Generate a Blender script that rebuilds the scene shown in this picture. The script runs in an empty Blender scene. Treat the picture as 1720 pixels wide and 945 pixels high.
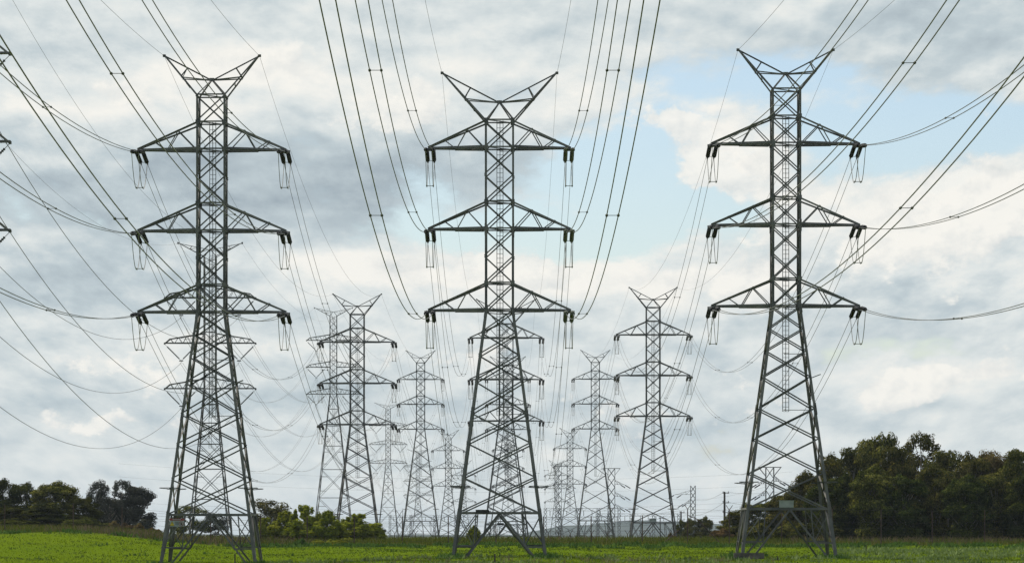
import bpy, math, random
import numpy as np
from mathutils import Vector

random.seed(7)
scene = bpy.context.scene
COL = scene.collection

# ------------------------------------------------------------------ camera
F = 5958.0            # focal length in pixels of the 1720 px wide photograph
CX, HZ, EYE = 860.0, 896.0, 2.0
cam_d = bpy.data.cameras.new('camera')
cam_d.sensor_width = 36.0
cam_d.lens = F / 1720.0 * 36.0
cam_d.shift_y = (HZ - 472.5) / 1720.0
cam_d.clip_start = 1.0
cam_d.clip_end = 30000.0
cam = bpy.data.objects.new('camera', cam_d)
cam.location = (0, 0, EYE)
cam.rotation_euler = (math.radians(90), 0, 0)
COL.objects.link(cam)
scene.camera = cam

# ------------------------------------------------------------------ view
scene.view_settings.view_transform = 'Standard'
scene.view_settings.look = 'None'
scene.view_settings.gamma = 1.0
scene.view_settings.use_curve_mapping = False
scene.view_settings.exposure = 0.0
scene.cycles.max_bounces = 6
scene.cycles.diffuse_bounces = 3
scene.cycles.transparent_max_bounces = 12
scene.cycles.volume_bounces = 0
scene.cycles.use_adaptive_sampling = False

# ------------------------------------------------------------------ sun and sky
SUN_DIR = Vector((-0.42, 0.36, 0.83)).normalized()     # towards the sun: high, to the left and behind the pylons
sun_d = bpy.data.lights.new('sun', 'SUN')
sun_d.energy = 4.8
sun_d.angle = math.radians(0.6)
sun_d.color = (1.0, 0.93, 0.82)
sun = bpy.data.objects.new('sun', sun_d)
sun.rotation_euler = SUN_DIR.to_track_quat('Z', 'Y').to_euler()
sun.location = (-200, 200, 300)
COL.objects.link(sun)

world = bpy.data.worlds.new('World')
scene.world = world
world.use_nodes = True
WT = world.node_tree
WT.nodes.clear()


class NG:
    """small helper to write shader maths"""
    def __init__(s, tree):
        s.t = tree

    def n(s, kind, **kw):
        nd = s.t.nodes.new(kind)
        for k, v in kw.items():
            setattr(nd, k, v)
        return nd

    def link(s, a, b):
        s.t.links.new(a, b)

    def put(s, sock, v):
        if hasattr(v, 'node'):
            s.link(v, sock)
        else:
            sock.default_value = v

    def m(s, op, a, b=0.0, c=0.0, clamp=False):
        nd = s.n('ShaderNodeMath', operation=op, use_clamp=clamp)
        for i, v in enumerate((a, b, c)):
            s.put(nd.inputs[i], v)
        return nd.outputs[0]

    def mix(s, f, a, b):
        nd = s.n('ShaderNodeMix', data_type='RGBA')
        s.put(nd.inputs[0], f)
        s.put(nd.inputs[6], a)
        s.put(nd.inputs[7], b)
        return nd.outputs[2]

    def comb(s, x, y, z):
        nd = s.n('ShaderNodeCombineXYZ')
        for i, v in enumerate((x, y, z)):
            s.put(nd.inputs[i], v)
        return nd.outputs[0]

    def noise(s, vec, scale, detail=6.0, rough=0.55):
        nd = s.n('ShaderNodeTexNoise')
        s.put(nd.inputs['Vector'], vec)
        nd.inputs['Scale'].default_value = scale
        nd.inputs['Detail'].default_value = detail
        nd.inputs['Roughness'].default_value = rough
        return nd.outputs['Fac']


g = NG(WT)
sky = g.n('ShaderNodeTexSky', sky_type='NISHITA', sun_disc=False)
sky.sun_elevation = math.asin(SUN_DIR.z)
sky.sun_rotation = math.atan2(SUN_DIR.x, SUN_DIR.y)
sky.air_density = 1.0
sky.dust_density = 1.0
tc = g.n('ShaderNodeTexCoord')
sep = g.n('ShaderNodeSeparateXYZ')
g.link(tc.outputs['Generated'], sep.inputs[0])
dx, dy, dz = sep.outputs
# direction expressed as slopes of the northern sky, where the cloud banks stand
yy = g.m('MAXIMUM', g.m('ABSOLUTE', dy), 0.12)
U = g.m('MULTIPLY', g.m('DIVIDE', dx, yy), F / 100.0)
V = g.m('MULTIPLY', g.m('DIVIDE', g.m('MAXIMUM', dz, 0.0), yy), F / 100.0)
side = g.m('MULTIPLY', g.m('SIGN', dy), 3.0)


def cloud_co(u, v, a=7.6, b=13.0):
    """cloud rows shrink towards the horizon"""
    s_ = g.m('ADD', v, 9.0)
    return g.comb(g.m('MULTIPLY', g.m('DIVIDE', u, s_), a), g.m('MULTIPLY', g.m('LOGARITHM', s_, 2.71828), b), side)


P0 = cloud_co(U, V)
wn = g.n('ShaderNodeTexNoise')
g.link(P0, wn.inputs['Vector'])
wn.inputs['Scale'].default_value = 0.55
wn.inputs['Detail'].default_value = 6.0
wn.inputs['Roughness'].default_value = 0.55
wsep = g.n('ShaderNodeSeparateXYZ')
g.link(wn.outputs['Color'], wsep.inputs[0])
Uw = g.m('ADD', U, g.m('MULTIPLY', g.m('SUBTRACT', wsep.outputs[0], 0.5), 3.0))
Vw = g.m('ADD', V, g.m('MULTIPLY', g.m('SUBTRACT', wsep.outputs[1], 0.5), 2.0))


def blobs(lst):
    acc = None
    for (px, py, rx, ry, amp) in lst:
        cu, cv = (px - CX) / 100.0, (HZ - py) / 100.0
        a = g.m('DIVIDE', g.m('SUBTRACT', Uw, cu), rx / 100.0)
        b = g.m('DIVIDE', g.m('SUBTRACT', Vw, cv), ry / 100.0)
        e = g.m('ADD', g.m('MULTIPLY', a, a), g.m('MULTIPLY', b, b))
        e = g.m('MULTIPLY', g.m('EXPONENT', g.m('MULTIPLY', e, -1.0)), amp)
        acc = e if acc is None else g.m('ADD', acc, e)
    return acc


# where the cloud cover thins to blue, and where banks are bright or grey
thin = blobs([(1170, 120, 170, 60, 0.55), (1090, 330, 190, 100, 1.15), (1600, 215, 250, 85, 1.2), (880, 395, 170, 40, 0.85),
              (1390, 190, 110, 100, 0.6), (650, 340, 160, 70, 0.40), (1500, 588, 260, 22, 0.42), (60, 330, 220, 90, 0.36),
              (760, 330, 90, 70, 0.5), (1040, 240, 90, 90, 0.6), (1180, 560, 200, 22, 0.2)])
brt = blobs([(430, 120, 240, 60, 0.30), (170, 150, 170, 50, 0.22), (760, 140, 260, 60, 0.24), (1150, 225, 110, 70, 0.36),
             (600, 445, 190, 42, 0.36), (940, 450, 180, 50, 0.36), (1560, 380, 230, 90, 0.34), (1270, 290, 110, 60, 0.2),
             (1570, 640, 150, 36, 0.30), (1160, 480, 160, 50, 0.22), (220, 590, 150, 40, 0.16), (650, 560, 160, 50, 0.10),
             (330, 315, 420, 80, -0.42), (690, 300, 150, 70, -0.32), (1600, 60, 240, 80, -0.26), (930, 300, 120, 36, -0.22),
             (120, 470, 260, 70, -0.26), (1480, 505, 160, 24, -0.30), (300, 670, 420, 28, -0.20), (1400, 690, 240, 22, -0.18),
             (900, 690, 300, 30, -0.12), (1200, 570, 200, 24, -0.16), (40, 30, 300, 80, -0.05), (860, 30, 300, 50, -0.06)])
puff = g.noise(P0, 1.0, 10.0, 0.56)
puff_up = g.noise(cloud_co(g.m('ADD', U, -0.10), g.m('ADD', V, 0.22)), 1.0, 10.0, 0.56)
relief = g.m('SUBTRACT', puff, puff_up)
fine = g.noise(P0, 3.1, 8.0, 0.6)
cov_raw = g.m('ADD', g.m('SUBTRACT', 1.0, thin), g.m('MULTIPLY', g.m('SUBTRACT', puff, 0.5), 2.6))
cov_raw = g.m('ADD', cov_raw, g.m('MULTIPLY', g.m('SUBTRACT', fine, 0.5), 0.5))
# unseen sky behind the viewer is thinned of cloud to darken the pylon fronts
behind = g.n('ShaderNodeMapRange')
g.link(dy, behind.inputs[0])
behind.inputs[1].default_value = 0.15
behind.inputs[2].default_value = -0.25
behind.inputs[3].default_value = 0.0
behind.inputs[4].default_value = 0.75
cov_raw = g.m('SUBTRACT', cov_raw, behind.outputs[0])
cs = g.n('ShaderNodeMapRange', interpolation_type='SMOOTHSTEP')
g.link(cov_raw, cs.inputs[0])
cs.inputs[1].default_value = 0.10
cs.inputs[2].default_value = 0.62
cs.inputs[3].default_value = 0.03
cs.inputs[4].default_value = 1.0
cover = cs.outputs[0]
B = g.m('ADD', 0.625, brt)
# cloud far off near the horizon shows less relief
soft = g.n('ShaderNodeMapRange')
g.link(V, soft.inputs[0])
soft.inputs[1].default_value = 0.3
soft.inputs[2].default_value = 4.5
soft.inputs[3].default_value = 0.42
soft.inputs[4].default_value = 1.0
det = g.m('MULTIPLY', g.m('SUBTRACT', puff, 0.5), 0.62)
det = g.m('ADD', det, g.m('MULTIPLY', g.m('SUBTRACT', fine, 0.5), 0.22))
det = g.m('ADD', det, g.m('MULTIPLY', relief, 1.35))
B = g.m('ADD', B, g.m('MULTIPLY', det, soft.outputs[0]), clamp=True)
ramp = g.n('ShaderNodeValToRGB')
g.link(B, ramp.inputs[0])
el = ramp.color_ramp.elements
el[0].position = 0.0
el[0].color = (0.35, 0.42, 0.47, 1)
el[1].position = 1.0
el[1].color = (0.93, 0.915, 0.86, 1)
e2 = el.new(0.40)
e2.color = (0.53, 0.61, 0.645, 1)
e3 = el.new(0.70)
e3.color = (0.745, 0.79, 0.785, 1)
bg_sky = g.n('ShaderNodeBackground')
g.link(sky.outputs[0], bg_sky.inputs[0])
bg_sky.inputs[1].default_value = 0.135
# nearer heaped cloud with crisp, lit heads
PC = g.comb(g.m('MULTIPLY', U, 0.85), g.m('MULTIPLY', V, 1.05), side)
heap = g.noise(PC, 1.0, 11.0, 0.6)
heap_up = g.noise(g.comb(g.m('MULTIPLY', g.m('ADD', U, -0.10), 0.85), g.m('MULTIPLY', g.m('ADD', V, 0.20), 1.05), side), 1.0, 11.0, 0.6)
hb = blobs([(1150, 215, 80, 60, 0.62), (1190, 285, 110, 40, 0.55), (1600, 375, 150, 80, 0.66), (1470, 425, 150, 55, 0.55), (1700, 330, 80, 55, 0.5),
            (630, 452, 150, 36, 0.52), (900, 446, 170, 36, 0.52), (1240, 470, 110, 50, 0.5), (1560, 648, 120, 36, 0.60), (1700, 630, 70, 32, 0.5),
            (210, 592, 110, 36, 0.46), (470, 110, 140, 55, 0.42), (160, 140, 120, 40, 0.36), (1080, 590, 160, 30, 0.36), (240, 716, 200, 18, 0.42),
            (700, 620, 180, 26, 0.34), (1130, 690, 180, 22, 0.36), (720, 180, 160, 60, 0.34)])
hf = g.m('ADD', hb, g.m('MULTIPLY', g.m('SUBTRACT', heap, 0.5), 1.7))
hs = g.n('ShaderNodeMapRange', interpolation_type='SMOOTHSTEP')
g.link(hf, hs.inputs[0])
hs.inputs[1].default_value = 0.26
hs.inputs[2].default_value = 0.46
hs.inputs[4].default_value = 0.92
HB_ = g.m('ADD', 0.70, g.m('MULTIPLY', g.m('SUBTRACT', heap, heap_up), 2.0))
HB_ = g.m('ADD', HB_, g.m('MULTIPLY', hb, 0.30), clamp=True)
r2 = g.n('ShaderNodeValToRGB')
g.link(HB_, r2.inputs[0])
k_ = r2.color_ramp.elements
k_[0].position, k_[0].color = 0.30, (0.55, 0.61, 0.63, 1)
k_[1].position, k_[1].color = 1.0, (0.95, 0.93, 0.87, 1)
k3 = k_.new(0.68)
k3.color = (0.80, 0.81, 0.785, 1)
cloud_col = g.mix(hs.outputs[0], ramp.outputs[0], r2.outputs[0])
fwd = g.m('GREATER_THAN', dy, 0.0)
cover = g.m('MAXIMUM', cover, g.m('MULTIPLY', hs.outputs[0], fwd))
bg_cl = g.n('ShaderNodeBackground')
g.link(cloud_col, bg_cl.inputs[0])
bg_cl.inputs[1].default_value = 1.0
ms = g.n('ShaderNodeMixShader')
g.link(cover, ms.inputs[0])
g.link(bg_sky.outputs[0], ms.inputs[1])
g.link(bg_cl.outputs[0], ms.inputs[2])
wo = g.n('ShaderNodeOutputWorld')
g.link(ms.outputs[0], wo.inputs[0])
try:
    world.cycles.sampling_method = 'MANUAL'
    world.cycles.sample_map_resolution = 512
except Exception:
    pass


# ------------------------------------------------------------------ materials
def mat_new(name):
    m = bpy.data.materials.new(name)
    m.use_nodes = True
    t = m.node_tree
    b = t.nodes['Principled BSDF']
    return m, NG(t), b


def mat_noise(name, c0, c1, scale, rough=0.7, metal=0.0, detail=5.0, spec=0.3, lo=0.35, hi=0.65, island=0.0):
    m, q, b = mat_new(name)
    geo = q.n('ShaderNodeNewGeometry')
    ob = q.n('ShaderNodeTexCoord')
    nz = q.noise(ob.outputs['Object'], scale, detail, 0.6)
    mr = q.n('ShaderNodeMapRange')
    q.link(nz, mr.inputs[0])
    mr.inputs[1].default_value = lo
    mr.inputs[2].default_value = hi
    f = mr.outputs[0]
    if island:
        f = q.m('ADD', q.m('MULTIPLY', f, 1.0 - island), q.m('MULTIPLY', geo.outputs['Random Per Island'], island), clamp=True)
    q.link(q.mix(f, (*c0, 1), (*c1, 1)), b.inputs['Base Color'])
    b.inputs['Roughness'].default_value = rough
    b.inputs['Metallic'].default_value = metal
    b.inputs['Specular IOR Level'].default_value = spec
    return m


def mat_leaf(name, c0, c1, c2, scale=0.35, trans=0.25):
    m, q, b = mat_new(name)
    geo = q.n('ShaderNodeNewGeometry')
    oi = q.n('ShaderNodeObjectInfo')
    nz = q.noise(geo.outputs['Position'], scale, 3.0, 0.6)
    f = q.m('ADD', q.m('MULTIPLY', geo.outputs['Random Per Island'], 0.34), q.m('MULTIPLY', nz, 0.72), clamp=True)
    r = q.n('ShaderNodeValToRGB')
    q.link(f, r.inputs[0])
    e = r.color_ramp.elements
    e[0].position, e[0].color = 0.15, (*c0, 1)
    e[1].position, e[1].color = 0.85, (*c2, 1)
    x = e.new(0.5)
    x.color = (*c1, 1)
    hsv = q.n('ShaderNodeHueSaturation')
    q.link(r.outputs[0], hsv.inputs['Color'])
    q.link(q.m('ADD', 0.8, q.m('MULTIPLY', oi.outputs['Random'], 0.4)), hsv.inputs['Value'])
    q.link(q.m('ADD', 0.485, q.m('MULTIPLY', oi.outputs['Random'], 0.03)), hsv.inputs['Hue'])
    q.link(hsv.outputs[0], b.inputs['Base Color'])
    b.inputs['Roughness'].default_value = 0.75
    b.inputs['Specular IOR Level'].default_value = 0.0
    tr = q.n('ShaderNodeBsdfTranslucent')
    q.link(hsv.outputs[0], tr.inputs[0])
    mx = q.n('ShaderNodeMixShader')
    mx.inputs[0].default_value = trans
    q.link(b.outputs[0], mx.inputs[1])
    q.link(tr.outputs[0], mx.inputs[2])
    out = m.node_tree.nodes['Material Output']
    q.link(mx.outputs[0], out.inputs[0])
    return m


M = {}
M['steel'] = mat_noise('galvanised_steel', (0.030, 0.033, 0.036), (0.19, 0.182, 0.162), 0.55, 0.65, 0.15, 8.0, 0.3, island=0.5)
M['steel_dark'] = mat_noise('weathered_steel', (0.05, 0.055, 0.055), (0.11, 0.11, 0.10), 2.0, 0.6, 0.2)
M['conductor'] = mat_noise('weathered_aluminium_cable', (0.09, 0.09, 0.085), (0.16, 0.155, 0.14), 0.2, 0.45, 0.3)
M['jumper'] = mat_noise('aluminium_jumper', (0.14, 0.14, 0.13), (0.30, 0.29, 0.26), 0.6, 0.4, 0.3)
M['insul'] = mat_noise('dark_glazed_porcelain', (0.006, 0.006, 0.006), (0.018, 0.016, 0.015), 3.0, 0.5, 0.0, spec=0.15)
M['insul_glass'] = mat_noise('green_glass_discs', (0.035, 0.042, 0.016), (0.08, 0.085, 0.035), 3.0, 0.4, 0.0, spec=0.25)
M['insul_grey'] = mat_noise('grey_glass_discs', (0.04, 0.043, 0.043), (0.10, 0.104, 0.10), 3.0, 0.4, 0.0, spec=0.25)
M['sign_white'] = mat_noise('sign_enamel', (0.25, 0.28, 0.28), (0.36, 0.39, 0.38), 1.5, 0.5)
M['sign_dark'] = mat_noise('dark_plate', (0.012, 0.012, 0.012), (0.025, 0.025, 0.022), 2.0, 0.5)
M['sign_pale'] = mat_noise('pale_green_plate', (0.24, 0.26, 0.24), (0.33, 0.35, 0.32), 2.0, 0.5)
M['sign_red'] = mat_noise('red_paint', (0.20, 0.035, 0.03), (0.28, 0.05, 0.04), 2.0, 0.5)
M['sign_yellow'] = mat_noise('yellow_paint', (0.65, 0.46, 0.02), (0.72, 0.52, 0.03), 2.0, 0.5)
M['sign_black'] = mat_noise('black_paint', (0.01, 0.01, 0.01), (0.02, 0.02, 0.02), 2.0, 0.5)
M['wood'] = mat_noise('weathered_timber', (0.035, 0.028, 0.022), (0.08, 0.065, 0.05), 1.5, 0.85)
M['post'] = mat_noise('rusty_fence_post', (0.05, 0.032, 0.024), (0.10, 0.06, 0.042), 1.5, 0.8)
M['bark'] = mat_noise('gum_bark', (0.07, 0.06, 0.05), (0.26, 0.23, 0.19), 0.9, 0.85, detail=6.0)
M['concrete'] = mat_noise('dirty_concrete', (0.05, 0.045, 0.04), (0.14, 0.12, 0.10), 2.0, 0.9)
M['roofing'] = mat_noise('dull_sheet_metal', (0.05, 0.055, 0.06), (0.10, 0.105, 0.11), 1.0, 0.6)
M['leaf_olive'] = mat_leaf('olive_gum_leaves', (0.012, 0.018, 0.003), (0.058, 0.064, 0.011), (0.27, 0.235, 0.055), trans=0.18)
M['leaf_dark'] = mat_leaf('dark_evergreen_leaves', (0.008, 0.014, 0.003), (0.027, 0.036, 0.007), (0.12, 0.12, 0.024), trans=0.16)
M['leaf_blue'] = mat_leaf('blue_grey_gum_leaves', (0.014, 0.017, 0.014), (0.034, 0.038, 0.028), (0.09, 0.088, 0.055), trans=0.16)
M['leaf_lime'] = mat_leaf('yellow_green_leaves', (0.045, 0.070, 0.006), (0.17, 0.20, 0.016), (0.38, 0.38, 0.04), trans=0.33)
M['leaf_brown'] = mat_leaf('bronze_leaves', (0.045, 0.040, 0.016), (0.11, 0.08, 0.03), (0.20, 0.13, 0.05))
M['weed'] = mat_leaf('dark_weed_leaves', (0.03, 0.06, 0.012), (0.06, 0.11, 0.018), (0.12, 0.19, 0.04), scale=0.5)
M['weed_pale'] = mat_leaf('pale_weed_leaves', (0.08, 0.13, 0.03), (0.17, 0.25, 0.07), (0.32, 0.40, 0.16), scale=0.4)
M['clover'] = mat_leaf('clover_leaves', (0.035, 0.075, 0.012), (0.075, 0.12, 0.022), (0.17, 0.21, 0.07), scale=0.4)
M['dry'] = mat_leaf('dry_grass_stems', (0.06, 0.055, 0.022), (0.12, 0.10, 0.05), (0.24, 0.18, 0.125), scale=0.3)
M['dryolive'] = mat_leaf('olive_tall_grass', (0.045, 0.062, 0.005), (0.085, 0.100, 0.010), (0.14, 0.135, 0.03), scale=0.15)
M['blade'] = mat_leaf('fresh_pasture_grass', (0.044, 0.092, 0.005), (0.098, 0.142, 0.006), (0.150, 0.168, 0.014), scale=0.06, trans=0.3)


# ------------------------------------------------------------------ mesh helpers
class MB:
    def __init__(s):
        s.v, s.f, s.m = [], [], []

    def add(s, verts, faces, mi=0):
        o = len(s.v)
        s.v.extend([tuple(p) for p in verts])
        for f in faces:
            s.f.append(tuple(o + i for i in f))
            s.m.append(mi)

    def ang(s, p0, p1, size, ref, t=None, mi=0):
        """steel angle (L profile) from p0 to p1; ref = direction of one flange"""
        p0, p1, ref = Vector(p0), Vector(p1), Vector(ref)
        a = p1 - p0
        if a.length < 1e-6:
            return
        a.normalize()
        u = ref - a * ref.dot(a)
        if u.length < 1e-4:
            u = a.orthogonal()
        u.normalize()
        w = a.cross(u)
        t = t or size * 0.16
        prof = [(0, 0), (size, 0), (size, t), (t, t), (t, size), (0, size)]
        vs = [p + u * x + w * y for p in (p0, p1) for x, y in prof]
        fs = [(i, (i + 1) % 6, 6 + (i + 1) % 6, 6 + i) for i in range(6)]
        fs += [(5, 4, 3, 0), (3, 2, 1, 0), (6, 9, 10, 11), (6, 7, 8, 9)]
        s.add(vs, fs, mi)

    def box(s, c, d, mi=0, ax=None):
        c = Vector(c)
        ax = ax or (Vector((1, 0, 0)), Vector((0, 1, 0)), Vector((0, 0, 1)))
        vs = [c + ax[0] * (d[0] / 2 * i) + ax[1] * (d[1] / 2 * j) + ax[2] * (d[2] / 2 * k)
              for i in (-1, 1) for j in (-1, 1) for k in (-1, 1)]
        s.add(vs, [(0, 1, 3, 2), (4, 6, 7, 5), (0, 4, 5, 1), (2, 3, 7, 6), (0, 2, 6, 4), (1, 5, 7, 3)], mi)

    def tube(s, pts, r, n=4, mi=0, cap=True):
        pts = [Vector(p) for p in pts]
        rr = r if isinstance(r, (list, tuple)) else [r] * len(pts)
        vs = []
        for i, p in enumerate(pts):
            a = (pts[min(i + 1, len(pts) - 1)] - pts[max(i - 1, 0)]).normalized()
            u = Vector((0, 0, 1)) - a * a.z
            if u.length < 1e-3:
                u = a.orthogonal()
            u.normalize()
            w = a.cross(u)
            for k in range(n):
                an = 2 * math.pi * (k + 0.5) / n
                vs.append(p + (u * math.cos(an) + w * math.sin(an)) * rr[i])
        fs = []
        for i in range(len(pts) - 1):
            for k in range(n):
                fs.append((i * n + k, i * n + (k + 1) % n, (i + 1) * n + (k + 1) % n, (i + 1) * n + k))
        if cap:
            fs.append(tuple(range(n))[::-1])
            fs.append(tuple((len(pts) - 1) * n + k for k in range(n)))
        s.add(vs, fs, mi)

    def lathe(s, p0, axis, prof, n=8, mi=0):
        """prof: list of (distance along axis, radius)"""
        p0, a = Vector(p0), Vector(axis).normalized()
        u = a.orthogonal().normalized()
        w = a.cross(u)
        vs = []
        for (d, r) in prof:
            for k in range(n):
                an = 2 * math.pi * k / n
                vs.append(p0 + a * d + (u * math.cos(an) + w * math.sin(an)) * r)
        fs = [(i * n + k, i * n + (k + 1) % n, (i + 1) * n + (k + 1) % n, (i + 1) * n + k)
              for i in range(len(prof) - 1) for k in range(n)]
        fs.append(tuple(range(n))[::-1])
        fs.append(tuple((len(prof) - 1) * n + k for k in range(n)))
        s.add(vs, fs, mi)

    def build(s, name, mats, parent=None, loc=None, smooth=False):
        me = bpy.data.meshes.new(name)
        me.from_pydata(s.v, [], s.f)
        mats = mats if isinstance(mats, (list, tuple)) else [mats]
        for m in mats:
            me.materials.append(m)
        if len(mats) > 1:
            me.polygons.foreach_set('material_index', s.m)
        if smooth:
            me.polygons.foreach_set('use_smooth', [True] * len(me.polygons))
        me.update()
        o = bpy.data.objects.new(name, me)
        COL.objects.link(o)
        if parent is not None:
            o.parent = parent
        if loc is not None:
            o.location = loc
        return o


def np_mesh(name, verts, quads, mats, parent=None, mi=None, loc=None):
    """verts (n,3) array, quads (m,3|4) array"""
    me = bpy.data.meshes.new(name)
    k = quads.shape[1]
    me.vertices.add(len(verts))
    me.vertices.foreach_set('co', verts.astype(np.float32).ravel())
    me.loops.add(quads.size)
    me.loops.foreach_set('vertex_index', quads.astype(np.int32).ravel())
    me.polygons.add(len(quads))
    me.polygons.foreach_set('loop_start', np.arange(0, quads.size, k, dtype=np.int32))
    try:
        me.polygons.foreach_set('loop_total', np.full(len(quads), k, dtype=np.int32))
    except Exception:
        pass
    mats = mats if isinstance(mats, (list, tuple)) else [mats]
    for m in mats:
        me.materials.append(m)
    if mi is not None:
        me.polygons.foreach_set('material_index', mi.astype(np.int32))
    me.update(calc_edges=True)
    me.validate()
    o = bpy.data.objects.new(name, me)
    COL.objects.link(o)
    if parent is not None:
        o.parent = parent
    if loc is not None:
        o.location = loc
    return o


def empty(name, loc, rz=0.0):
    o = bpy.data.objects.new(name, None)
    o.empty_display_size = 0.5
    o.location = loc
    o.rotation_euler = (0, 0, rz)
    COL.objects.link(o)
    return o


def tag(o, label=None, cat=None, group=None, kind=None):
    if label:
        o['label'] = label
    if cat:
        o['category'] = cat
    if group:
        o['group'] = group
    if kind:
        o['kind'] = kind
    return o


def copy_tree(o, parent=None):
    c = o.copy()
    COL.objects.link(c)
    if parent is not None:
        c.parent = parent
    for ch in list(o.children):
        copy_tree(ch, c)
    return c


def at(px, py, d):
    """the point at distance d that lies on a sight line of the photograph"""
    return Vector(((px - CX) * d / F, d, EYE + (HZ - py) * d / F))


# ------------------------------------------------------------------ terrain
_D = [0, 200, 243, 300, 340, 372, 420, 450, 520, 700, 1000, 20000]
_C = [-2.0, -1.2, -0.45, 0.0, 0.5, 0.88, 1.15, 1.2, 0.3, -1.5, -3.0, -3.0]
_DR = [0, 310, 325, 365, 420, 470, 600, 800, 1000, 20000]
_RISE = [0, 0, 0.15, 1.30, 1.40, 1.6, 2.2, 1.4, 0, 0]       # the bank on the far left
_DD = [0, 200, 297, 318, 335, 20000]
_DIP = [-1.3, -1.3, -0.5, -0.2, 0, 0]                        # the hollow in front of it


def sstep(v, a, b):
    t = np.clip((v - a) / (b - a), 0, 1)
    return t * t * (3 - 2 * t)


def ground(x, d):
    c = np.interp(d, _D, _C)
    k = -np.asarray(x) * (360.0 / np.maximum(d, 150.0))
    z = c + np.interp(d, _DR, _RISE) * sstep(k, 27.0, 46.0) + np.interp(d, _DD, _DIP) * sstep(k, 8.0, 26.0)
    near = np.clip((1000.0 - d) / 600.0, 0, 1)
    z = z + near * (0.05 * np.sin(x * 0.31 + d * 0.11) + 0.05 * np.sin(x * 0.13 - d * 0.19 + 1.3) + 0.02 * np.sin(x * 0.9 + 0.5 * d))
    return z


def gz(x, d):
    return float(ground(np.array([x]), np.array([d]))[0])


xs = np.concatenate([np.arange(-7500, -150, 150), np.arange(-150, 150, 1.5), np.arange(150, 7501, 150)])
ds = np.concatenate([np.arange(-300, 200, 25), np.arange(200, 520, 1.5), np.arange(520, 1100, 15), np.array([1300, 1600, 2200, 3000, 4500, 7000, 11500])])
XX, DD = np.meshgrid(xs, ds)
ZZ = ground(XX, DD)
nv = np.stack([XX.ravel(), DD.ravel(), ZZ.ravel()], 1)
nx, nd_ = len(xs), len(ds)
ii, jj = np.meshgrid(np.arange(nx - 1), np.arange(nd_ - 1))
b0 = (jj * nx + ii).ravel()
quads = np.stack([b0, b0 + 1, b0 + nx + 1, b0 + nx], 1)
mf, q, bs = mat_new('pasture')
geo = q.n('ShaderNodeNewGeometry')
n1 = q.noise(geo.outputs['Position'], 0.05, 5.0, 0.6)
n2 = q.noise(geo.outputs['Position'], 0.7, 6.0, 0.65)
c1 = q.mix(n1, (0.060, 0.104, 0.004, 1), (0.110, 0.146, 0.005, 1))
c1 = q.mix(q.m('MULTIPLY', n2, 0.3), c1, (0.055, 0.095, 0.006, 1))
sp = q.n('ShaderNodeSeparateXYZ')
q.link(geo.outputs['Position'], sp.inputs[0])
far_f = q.n('ShaderNodeMapRange')
q.link(q.m('ADD', sp.outputs[1], q.m('MULTIPLY', n1, 30.0)), far_f.inputs[0])
far_f.inputs[1].default_value = 376.0
far_f.inputs[2].default_value = 392.0
c1 = q.mix(far_f.outputs[0], c1, (0.065, 0.072, 0.018, 1))
q.link(c1, bs.inputs['Base Color'])
bs.inputs['Roughness'].default_value = 0.9
bs.inputs['Specular IOR Level'].default_value = 0.0
fld = np_mesh('field', nv, quads, mf)
tag(fld, kind='structure')

# distant hills
hx = np.arange(-1700, 2700, 24.0)
HB = 7000.0
mb = MB()
prof = []
for x in hx:
    px = CX + x * F / HB
    top = np.interp(px, [-800, 640, 860, 905, 950, 1000, 1060, 1140, 1240, 1400, 2000, 3000],
                    [898, 898, 897, 888, 881, 877, 874, 876, 884, 886, 880, 882])
    top += 1.6 * math.sin(x * 0.0125) + 1.1 * math.sin(x * 0.043 + 1) + random.uniform(-0.8, 0.8)
    prof.append(EYE + (HZ - top) * HB / F)
vs, fs = [], []
for i, x in enumerate(hx):
    h = prof[i]
    vs += [(x, HB - 500, -3.2), (x, HB - 260, -3 + (h + 3) * 0.55), (x, HB, h), (x, HB + 400, -3.2)]
for i in range(len(hx) - 1):
    for k in range(3):
        a = i * 4 + k
        fs.append((a, a + 4, a + 5, a + 1))
mb.add(vs, fs)
hill = mb.build('hills', mat_noise('wooded_hillside', (0.022, 0.034, 0.030), (0.06, 0.075, 0.06), 0.02, 0.95, spec=0.05))
tag(hill, kind='structure')

# ------------------------------------------------------------------ lattice pylons
CH = 20.98            # height of the lowest cross-arm above the base, pitch of the arms
PITCH = 6.85
PANEL = PITCH / 3.0


def square(z, w):
    h = w / 2
    return [Vector((-h, -h, z)), Vector((h, -h, z)), Vector((h, h, z)), Vector((-h, h, z))]


FACES = [(0, 1, Vector((0, 1, 0))), (1, 2, Vector((-1, 0, 0))), (2, 3, Vector((0, -1, 0))), (3, 0, Vector((1, 0, 0)))]


def xpanel(mb, q0, q1, s, faces=FACES):
    for (i, j, inn) in faces:
        off = inn * 0.03
        mb.ang(q0[i] + off, q1[j] + off, s, inn)
        mb.ang(q0[j] + inn * (0.03 + s * 0.2), q1[i] + inn * (0.03 + s * 0.2), s, inn)


def ring(mb, qd, s):
    for (i, j, inn) in FACES:
        mb.ang(qd[i] + inn * 0.02, qd[j] + inn * 0.02, s, inn)


def string_mesh(length=2.65, r=0.19, n=12):
    prof = [(0, 0.03), (0.42, 0.03)]
    step = length / n
    for k in range(n):
        d = 0.42 + k * step
        prof += [(d + 0.01, r * 0.7), (d + step * 0.3, r), (d + step * 0.8, r * 0.95), (d + step * 0.98, r * 0.7)]
    e = 0.42 + length
    prof += [(e + 0.01, 0.035), (e + 0.5, 0.035), (e + 0.52, 0.07), (e + 0.72, 0.07), (e + 0.74, 0.03)]
    return prof


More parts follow.
